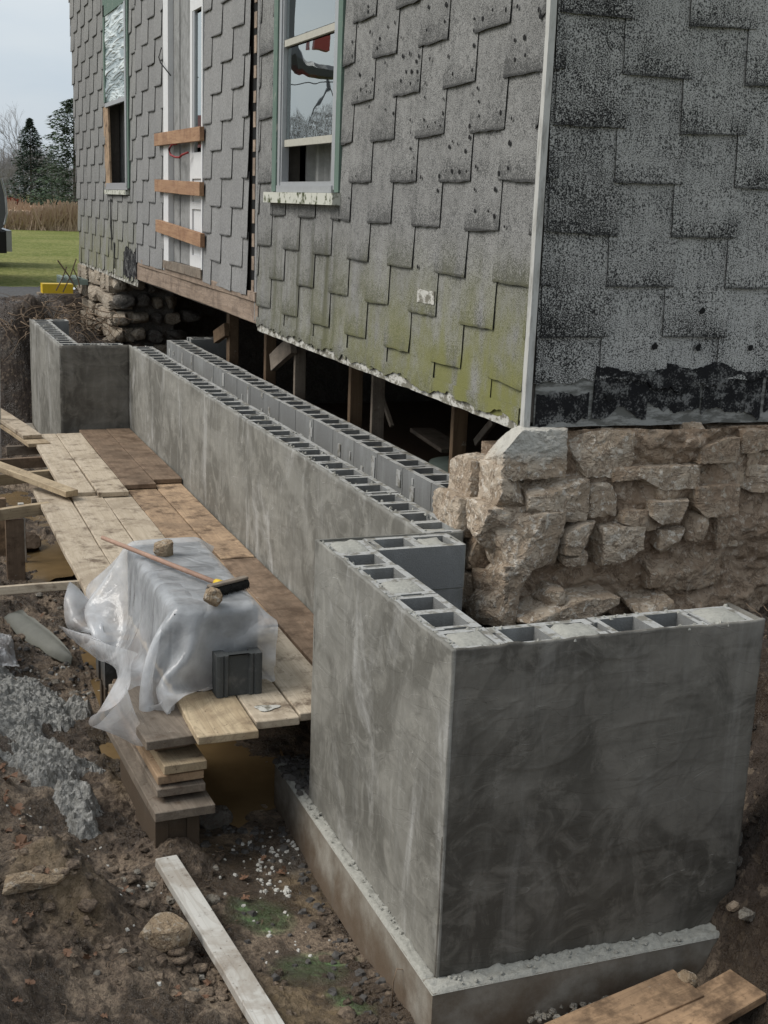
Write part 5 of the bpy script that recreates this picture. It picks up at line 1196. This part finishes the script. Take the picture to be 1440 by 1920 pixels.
chips('flat_shards', pts_px([(60, 1235, 175, 1300, 16), (0, 1120, 120, 1180, 8), (20, 1650, 260, 1760, 9), (200, 1620, 420, 1720, 7), (150, 1780, 420, 1900, 8), (540, 1440, 600, 1500, 4)]), M['rock'], .012, .034, flat=.22)
# rounded clods of mud
lm = [rock_mesh('clod', 1, 1, .55, 700 + k, M['mud'], 3, .55, .3, 7) for k in range(6)]
lv = []
for me_ in lm:
    v_ = np.empty(len(me_.vertices) * 3); me_.vertices.foreach_get('co', v_); lv.append((v_.reshape(-1, 3), [tuple(p_.vertices) for p_ in me_.polygons]))
mb = MB(); spots = pts_px([(0, 1590, 420, 1915, 170), (0, 1100, 250, 1320, 90), (200, 1300, 300, 1620, 30), (600, 1650, 680, 1780, 50), (650, 1740, 760, 1915, 70), (300, 1760, 420, 1915, 20), (0, 1040, 130, 1110, 20)])
spots += [(x, y, float(Hs(x, y))) for x, y in [(random.uniform(1.22, 2.2), random.uniform(-.9, 1.25)) for _ in range(260)]]
for (x, y, zz) in spots:
    v_, f_ = random.choice(lv); s_ = random.choice([.007, .009, .012, .018, .026]) * random.uniform(.7, 1.6); an = random.uniform(0, 6)
    c_, n_ = math.cos(an) * s_, math.sin(an) * s_; mb.add(np.stack([x + v_[:, 0] * c_ - v_[:, 1] * n_, y + v_[:, 0] * n_ + v_[:, 1] * c_, zz + s_ * .15 + v_[:, 2] * s_], -1), f_)
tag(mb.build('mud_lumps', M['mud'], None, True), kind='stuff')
# dead leaves
def leaf(x, y, z, s, rot, tilt):
    out = [(0, -1), (.35, -.55), (.75, -.5), (.5, -.1), (.95, .25), (.4, .3), (.45, .75), (0, 1), (-.45, .75), (-.4, .3), (-.95, .25), (-.5, -.1), (-.75, -.5), (-.35, -.55)]
    V = [(0, 0, .15)] + [(a, b, .25 * random.uniform(-1, 1) + .25 * abs(a)) for a, b in out]; Mx = Matrix.Rotation(rot, 3, 'Z') @ Matrix.Rotation(tilt, 3, 'X')
    V = [Vector((x, y, z)) + Mx @ (Vector(v) * s) for v in V]; return V, [(0, k + 1, (k + 1) % 14 + 1) for k in range(14)]
mb = MB()
for (x0, y0, x1, y1, n_) in [(0, 1540, 60, 1660, 5), (10, 1590, 200, 1700, 5), (0, 1680, 260, 1760, 5), (150, 1650, 420, 1780, 5), (0, 1440, 60, 1500, 5), (200, 1780, 420, 1900, 5), (0, 1130, 120, 1250, 10), (420, 1560, 560, 1700, 6), (0, 1750, 200, 1910, 5)]:
    for _ in range(n_):
        p = groundpt(random.uniform(x0, x1), random.uniform(y0, y1)); mb.add(*leaf(p[0], p[1], p[2] + .012, random.uniform(.010, .024), random.uniform(0, 6), random.uniform(-1.1, 1.1)))
tag(mb.build('leaf_litter', M['leaf']), kind='stuff')
for k, (x, y, s_, lab) in enumerate([(42, 1600, .05, 'pair of curled orange dead leaves below the mortar heap'), (145, 1625, .042, 'folded tan dead leaf right of the orange leaves'), (20, 1470, .045, 'dark brown dead leaf on the mortar heap edge'), (32, 1530, .04, 'brown dead leaf stuck at the left edge')]):
    p = groundpt(x, y); V, F = leaf(p[0], p[1], p[2] + .035, s_, k * 1.9, .5)
    tag(obj('dead_leaf', V, F, M['leaf']), lab, 'leaf', 'large dead leaves on the mud')
# roots and twigs
mb = MB()
def wig(p, d, L, r, n=10, droop=.0):
    P = Vector(p); d = Vector(d).normalized(); pts = [P.copy()]
    for _ in range(n):
        d = (d + Vector((random.gauss(0, .35), random.gauss(0, .35), random.gauss(0, .3) - droop))).normalized(); P = P + d * L / n; pts.append(P.copy())
    mb.tube(pts, [r * (1 - .8 * k / n) for k in range(n + 1)], 4)
for _ in range(90): wig((random.uniform(-.5, .75), random.uniform(11.7, 12.6), random.uniform(-.2, .12)), (random.uniform(-1, 1), -.6, random.uniform(-.3, .3)), random.uniform(.2, .9), .008, 10, .1)
for _ in range(30): wig((random.uniform(1.5, 2.6), random.uniform(.6, 1.2), Hs(2., .9) + random.uniform(-.1, .25)), (random.uniform(-1, 1), -.6, -.5), random.uniform(.1, .35), .002, 10, .15)
for _ in range(60):
    p = groundpt(random.uniform(0, 500), random.uniform(1560, 1900)); wig((p[0], p[1], p[2] + .008), (random.uniform(-1, 1), random.uniform(-1, 1), 0), random.uniform(.04, .14), .0018, 7)
tag(mb.build('roots_and_twigs', M['root'], None, True), kind='stuff')
mb = MB()
for (a, b, c, d) in [(108, 488, 145, 545), (143, 485, 118, 548), (125, 500, 105, 545), (138, 505, 150, 540)]:
    mb.tube([U(a, b, 1, 13.), U((a + c) / 2 + 2, (b + d) / 2, 1, 13.), U(c, d, 1, 13.)], .010, 4)
tag(mb.build('twigs', M['root'], None), 'crossed bare twigs sticking up beside the yellow case', 'twigs')
mb = MB(); p = groundpt(735, 1890); mb.tube([p, p + [.0, 0, .10], p + [.02, .02, .14], p + [.07, .01, .13]], .0025, 5)
tag(mb.build('wire_loop', M['root'], None, True), 'thin bent wire standing against the footing', 'wire')

# ================================================================== far yard
yc = thing('tool_case', 'bright yellow plastic case lying on the bank beside the house', 'case', (.55, 13.6, .1))
A_ = U(80, 550, 1, 13.4); B_ = U(137, 533, 1, 13.4)
MB().box((A_[0], 13.4, A_[2]), (B_[0], 13.62, B_[2])).build('shell', M['yellow'], yc)
MB().box((A_[0] - .05, 13.38, A_[2] - .03), (B_[0] + .02, 13.66, A_[2])).build('base', M['greyed'], yc)
mb = MB(); A_ = U(116, 534, 1, 14.2); B_ = U(151, 518, 1, 14.2)
for k in range(5): mb.box((A_[0], 14.2 + .12 * k, A_[2]), (B_[0] + .1, 14.26 + .12 * k, A_[2] + .07))
for k in range(3): mb.box((A_[0] + .1 * k, 14.2, A_[2] + .075), (A_[0] + .1 * k + .05, 14.75, A_[2] + .10))
tag(mb.build('crate', M['tealbin']), 'small pale green slatted crate behind the yellow case', 'crate')

tk = thing('parked_truck', 'dark grey truck with pale metal bumper, cut off by the left edge', 'truck', (-1.2, 20.6, .09))
B_ = U(22, 451, 1, 20.0); X1 = U(11, 400, 1, 20)[0]; zb = .62
def prism(P, y0, y1):
    n = len(P); return [(x, y0, z) for x, z in P] + [(x, y1, z) for x, z in P], [tuple(range(n)), tuple(range(2 * n - 1, n - 1, -1))] + [((k + 1) % n, k, k + n, (k + 1) % n + n) for k in range(n)]
prof = [(X1 - .04, .80), (X1, .95), (X1 - .0, 1.25), (X1 - .04, 1.50), (X1 - .10, 1.62), (X1 - .22, 1.70), (X1 - 1.5, 1.74), (X1 - 1.52, 2.1), (X1 - 2.9, 2.12), (X1 - 3.5, 1.6), (X1 - 4.9, 1.5), (X1 - 5.1, .8), (X1 - 4.9, .6), (X1 - .2, .6)]
V, F = prism(prof, 20.0, 21.8); obj('body', V, F, M['car'], tk)
MB().box((B_[0] - .22, 20.0, .33), (B_[0] - .09, 21.8, .70)).build('tailgate_frame', M['tyre'], tk)
MB().box((B_[0] - .09, 19.98, .36), (B_[0], 21.82, .72)).build('bumper', M['chrome'], tk)
MB().box((X1 - 2.8, 19.99, 1.68), (X1 - 1.65, 20.01, 2.05)).build('side_window', M['glass'], tk)
for xx in (X1 - 1.1, X1 - 4.1):
    for yy in (20.05, 21.55):
        mb = MB(); mb.tube([(xx, yy, .47), (xx, yy + .22, .47)], .38, 24); mb.build('wheel', M['tyre'], tk)
mb = MB(); V = [(X1 - .06, 19.995, 1.60), (X1 + .005, 19.995, 1.30), (X1 + .012, 19.995, 1.0), (X1 - .03, 19.995, .82)]
mb.tube(V, .02, 6); mb.build('fender_trim', M['chrome'], tk)

# reeds
mb = MB(); q = np.random.default_rng(5)
for _ in range(42000):
    x = q.uniform(-22, 12); y = 43.2 + q.exponential(1.2) if q.random() < .7 else q.uniform(43, 50); h_ = q.uniform(.35, .85) + .22 * math.sin(x * 1.7) * math.sin(x * .6 + y); wv = q.uniform(.006, .02); lx, ly = q.normal(0, .2, 2)
    mb.V.extend([(x - wv, y, .08), (x + wv, y, .08), (x + lx + wv * 1.2, y + ly, .08 + h_), (x + lx - wv * .6, y + ly, .1 + h_)]); n = len(mb.V); mb.F.append((n - 4, n - 3, n - 2, n - 1)); mb.I.append(0)
tag(mb.build('reeds', M['reed']), kind='stuff')
MB().add([(-60, 43.9, .05), (60, 43.9, .05), (60, 44.2, .72), (-60, 44.2, .72), (60, 60, .75), (-60, 60, .75)], [(0, 1, 2, 3), (3, 2, 4, 5)]).build('reed_bed', M['reed'])['kind'] = 'structure'
# trees
def conifer(name, x, y, h, r, n, mat, lab, seed, grp='evergreens beyond the lawn', base=.05, pw=.8):
    q = np.random.default_rng(seed); t = thing(name, lab, 'tree', (x, y, .08), grp); mb = MB(); mb.tube([(x, y, .08), (x, y, h * .97)], [h * .02, .01], 6); mb.build('trunk', M['bark'], t)
    V = []; F = []; z0 = base * h
    for k in range(n):
        f = q.random() ** 1.15; zc = z0 + (h - z0) * f; rad = r * (1 - f) ** pw * q.uniform(.2, 1.1) * (1 + .28 * math.sin(f * 47 + 2 * math.sin(f * 19))); an = q.uniform(0, 2 * math.pi)
        c = np.array([x + rad * math.cos(an), y + rad * math.sin(an), zc - (.30 if name == 'spruce' else .05) * rad + q.normal(0, .03)]); o_ = np.array([math.cos(an), math.sin(an), -.15]); s_ = h * q.uniform(.006, .019)
        t_ = np.array([-math.sin(an), math.cos(an), q.normal(0, .4)])
        i = len(V); V += [c - t_ * s_ * .6, c + t_ * s_ * .6, c + o_ * s_ * 2.1 + [0, 0, q.normal(0, .4) * s_]]; F.append((i, i + 1, i + 2))
    obj('crown', V, F, mat, t); return t
def bare(x, y, h, lab, seed, grp='bare trees behind the evergreens', spread=.5):
    q = np.random.default_rng(seed); t = thing('bare_tree', lab, 'tree', (x, y, .08), grp); tr = MB(); cr = MB()
    def grow(p, d, L, r, lev):
        e = p + d * L; (tr if lev < 2 else cr).tube([p, p + d * L * .5 + q.normal(0, .03, 3) * L, e], [r, r * .8, r * .6], 4 if lev > 1 else 6)
        if lev >= 5: return
        for _ in range(4 if lev < 4 else 3):
            nd = d + q.normal(0, spread * .8, 3) + [0, 0, .12]; nd /= np.linalg.norm(nd); grow(p + d * L * q.uniform(.55, 1.), nd, L * q.uniform(.55, .85), r * .55, lev + 1)
    grow(np.array([x, y, .05]), np.array([0, 0, 1.]), h * .30, h * .012, 0)
    tr.build('trunk', M['bark'], t); cr.build('crown', M['twigs'], t); return t
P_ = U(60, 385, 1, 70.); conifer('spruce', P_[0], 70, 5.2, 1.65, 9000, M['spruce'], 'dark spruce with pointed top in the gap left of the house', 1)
P_ = U(130, 385, 1, 64.); conifer('pine', P_[0] + .3, 64, 5.9, 1.9, 11000, M['pine'], 'taller green pine partly hidden by the house wall', 2, pw=.42)
P_ = U(98, 385, 1, 73.); conifer('spruce', P_[0], 73, 3.6, 1.5, 5000, M['pine'], 'low evergreen between the spruce and the pine', 3, pw=.6)
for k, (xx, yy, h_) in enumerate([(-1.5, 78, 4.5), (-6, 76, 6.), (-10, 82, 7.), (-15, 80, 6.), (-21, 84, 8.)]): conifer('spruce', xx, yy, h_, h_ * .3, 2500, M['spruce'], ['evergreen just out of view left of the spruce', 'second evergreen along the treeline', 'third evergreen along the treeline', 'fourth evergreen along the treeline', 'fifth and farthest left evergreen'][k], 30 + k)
for k, (px_, h_, yy, lab) in enumerate([(48, 7.6, 92, 'tall round-crowned bare tree above the dark spruce'), (15, 5.6, 90, 'bare tree at the left edge of the sky gap'), (85, 5.8, 96, 'bare tree between spruce and pine'), (-5, 5.2, 84, 'low bare tree at the far left edge'), (110, 5.0, 99, 'faint bare tree behind the pine'), (30, 5.0, 97, 'thin bare tree behind the others'), (68, 6.6, 98, 'bare tree just right of the tall round-crowned one'), (28, 6.8, 94, 'bare tree just left of the tall round-crowned one'), (5, 4.6, 100, 'small far bare tree at the left edge')]):
    P_ = U(px_, 385, 1, yy); bare(P_[0], yy, h_, lab, 60 + k)
for k in range(9): bare(-4 - k * 4.5, 88 + (k % 3) * 4, 7 + (k % 4), ['first', 'second', 'third', 'fourth', 'fifth', 'sixth', 'seventh', 'eighth', 'last'][k] + ' bare tree of the treeline running out of view to the left', 90 + k, 'treeline out to the left')
mb = MB(); q = np.random.default_rng(8); P_ = U(18, 378, 1, 56.)
t = thing('red_shrub', 'small dark red shrub at the field edge', 'shrub', (P_[0], 56, .08)); V = []; F = []
for _ in range(1500):
    c = np.array([P_[0] + q.normal(0, .26), 56 + q.normal(0, .3), .08 + 1.0 * q.random()]); i = len(V); V += [c, c + q.normal(0, .05, 3), c + q.normal(0, .05, 3)]; F.append((i, i + 1, i + 2))
obj('leaves', V, F, M['redshrub'], t)
mb = MB(); mb.tube([(P_[0], 56, .05), (P_[0], 56, .6)], .02, 5); mb.build('stem', M['bark'], t)

# excavator standing in the yard out of frame, mirrored in the near window
ex = thing('excavator', 'red tracked excavator with dark boom, mirrored in the green-framed window', 'excavator', (-3.5, 16, .09))
def MR(px_, py_, y): p_ = U(px_, py_, 1, y); return Vector((1.83 - p_[0], y, p_[2]))
a_ = MR(548, 215, 16.5)
mb = MB(); mb.box((a_.x - .2, 15.6, .95), (a_.x + 2.0, 18.0, 1.9)); mb.box((a_.x + .3, 15.9, 1.9), (a_.x + 1.6, 17.2, 2.6)); mb.build('body', M['redpaint'], ex)
MB().box((a_.x - .1, 15.4, .12), (a_.x + 2.2, 15.85, .75)).build('track', M['tyre'], ex); MB().box((a_.x - .1, 17.6, .12), (a_.x + 2.2, 18.0, .75)).build('track', M['tyre'], ex)
MB().box((a_.x + .4, 15.8, .4), (a_.x + 1.7, 17.65, .97)).build('undercarriage', M['car'], ex)
mb = MB(); P_ = [MR(536, 70, 15), MR(548, 100, 15), MR(562, 122, 15), MR(585, 132, 15), MR(610, 136, 15), MR(640, 134, 15)]
mb.tube([P_[0] + Vector((0, 0, 2.0))] + P_, [.13, .13, .13, .12, .10, .10, .10], 6); mb.build('boom', M['car'], ex)
mb = MB(); b_ = MR(600, 78, 14.9); mb.box((b_.x - .13, 14.8, b_.z - .12), (b_.x + .13, 15.0, b_.z + .12)); mb.build('bucket_link', M['redpaint'], ex)
mb = MB(); mb.tube([MR(612, 132, 15), MR(612, 165, 15), MR(590, 205, 15), MR(575, 255, 15)], .012, 5); mb.tube([MR(612, 165, 15), MR(640, 215, 15)], .012, 5); mb.tube([MR(520, 160, 15), MR(660, 150, 15)], .008, 4); mb.build('chain', M['car'], ex)

# grey undergrowth and far wood behind the evergreens
def thicket(name, lab_y, x0, x1, y0, y1, n, hmin, hmax, mat, sd):
    q = np.random.default_rng(sd); xx = q.uniform(x0, x1, n); yy = q.uniform(y0, y1, n)
    hh = hmin + (hmax - hmin) * (.5 + .5 * np.clip(fbm(xx * .5, yy * .1, 3., 3) * 2, -1, 1)); zz = .08 + hh * q.random(n) ** .8
    L = q.uniform(.15, .6, n); an = q.normal(0, .45, n); wv = q.uniform(.006, .018, n)
    dx, dz = np.sin(an) * L, np.cos(an) * L
    V = np.stack([np.stack([xx - wv, yy, zz], -1), np.stack([xx + wv, yy, zz], -1), np.stack([xx + dx, yy + q.normal(0, .1, n), zz + dz], -1)], 1).reshape(-1, 3)
    F = np.arange(3 * n).reshape(-1, 3).tolist()
    return tag(obj(name, V, F, M[mat]), kind='stuff')
thicket('undergrowth', 0, -48, 12, 86, 90, 90000, 2.2, 3.9, 'twigs', 4)

thicket('far_bare_wood', 0, -48, -9, 90, 94, 60000, 5.0, 8.6, 'twigs', 9)
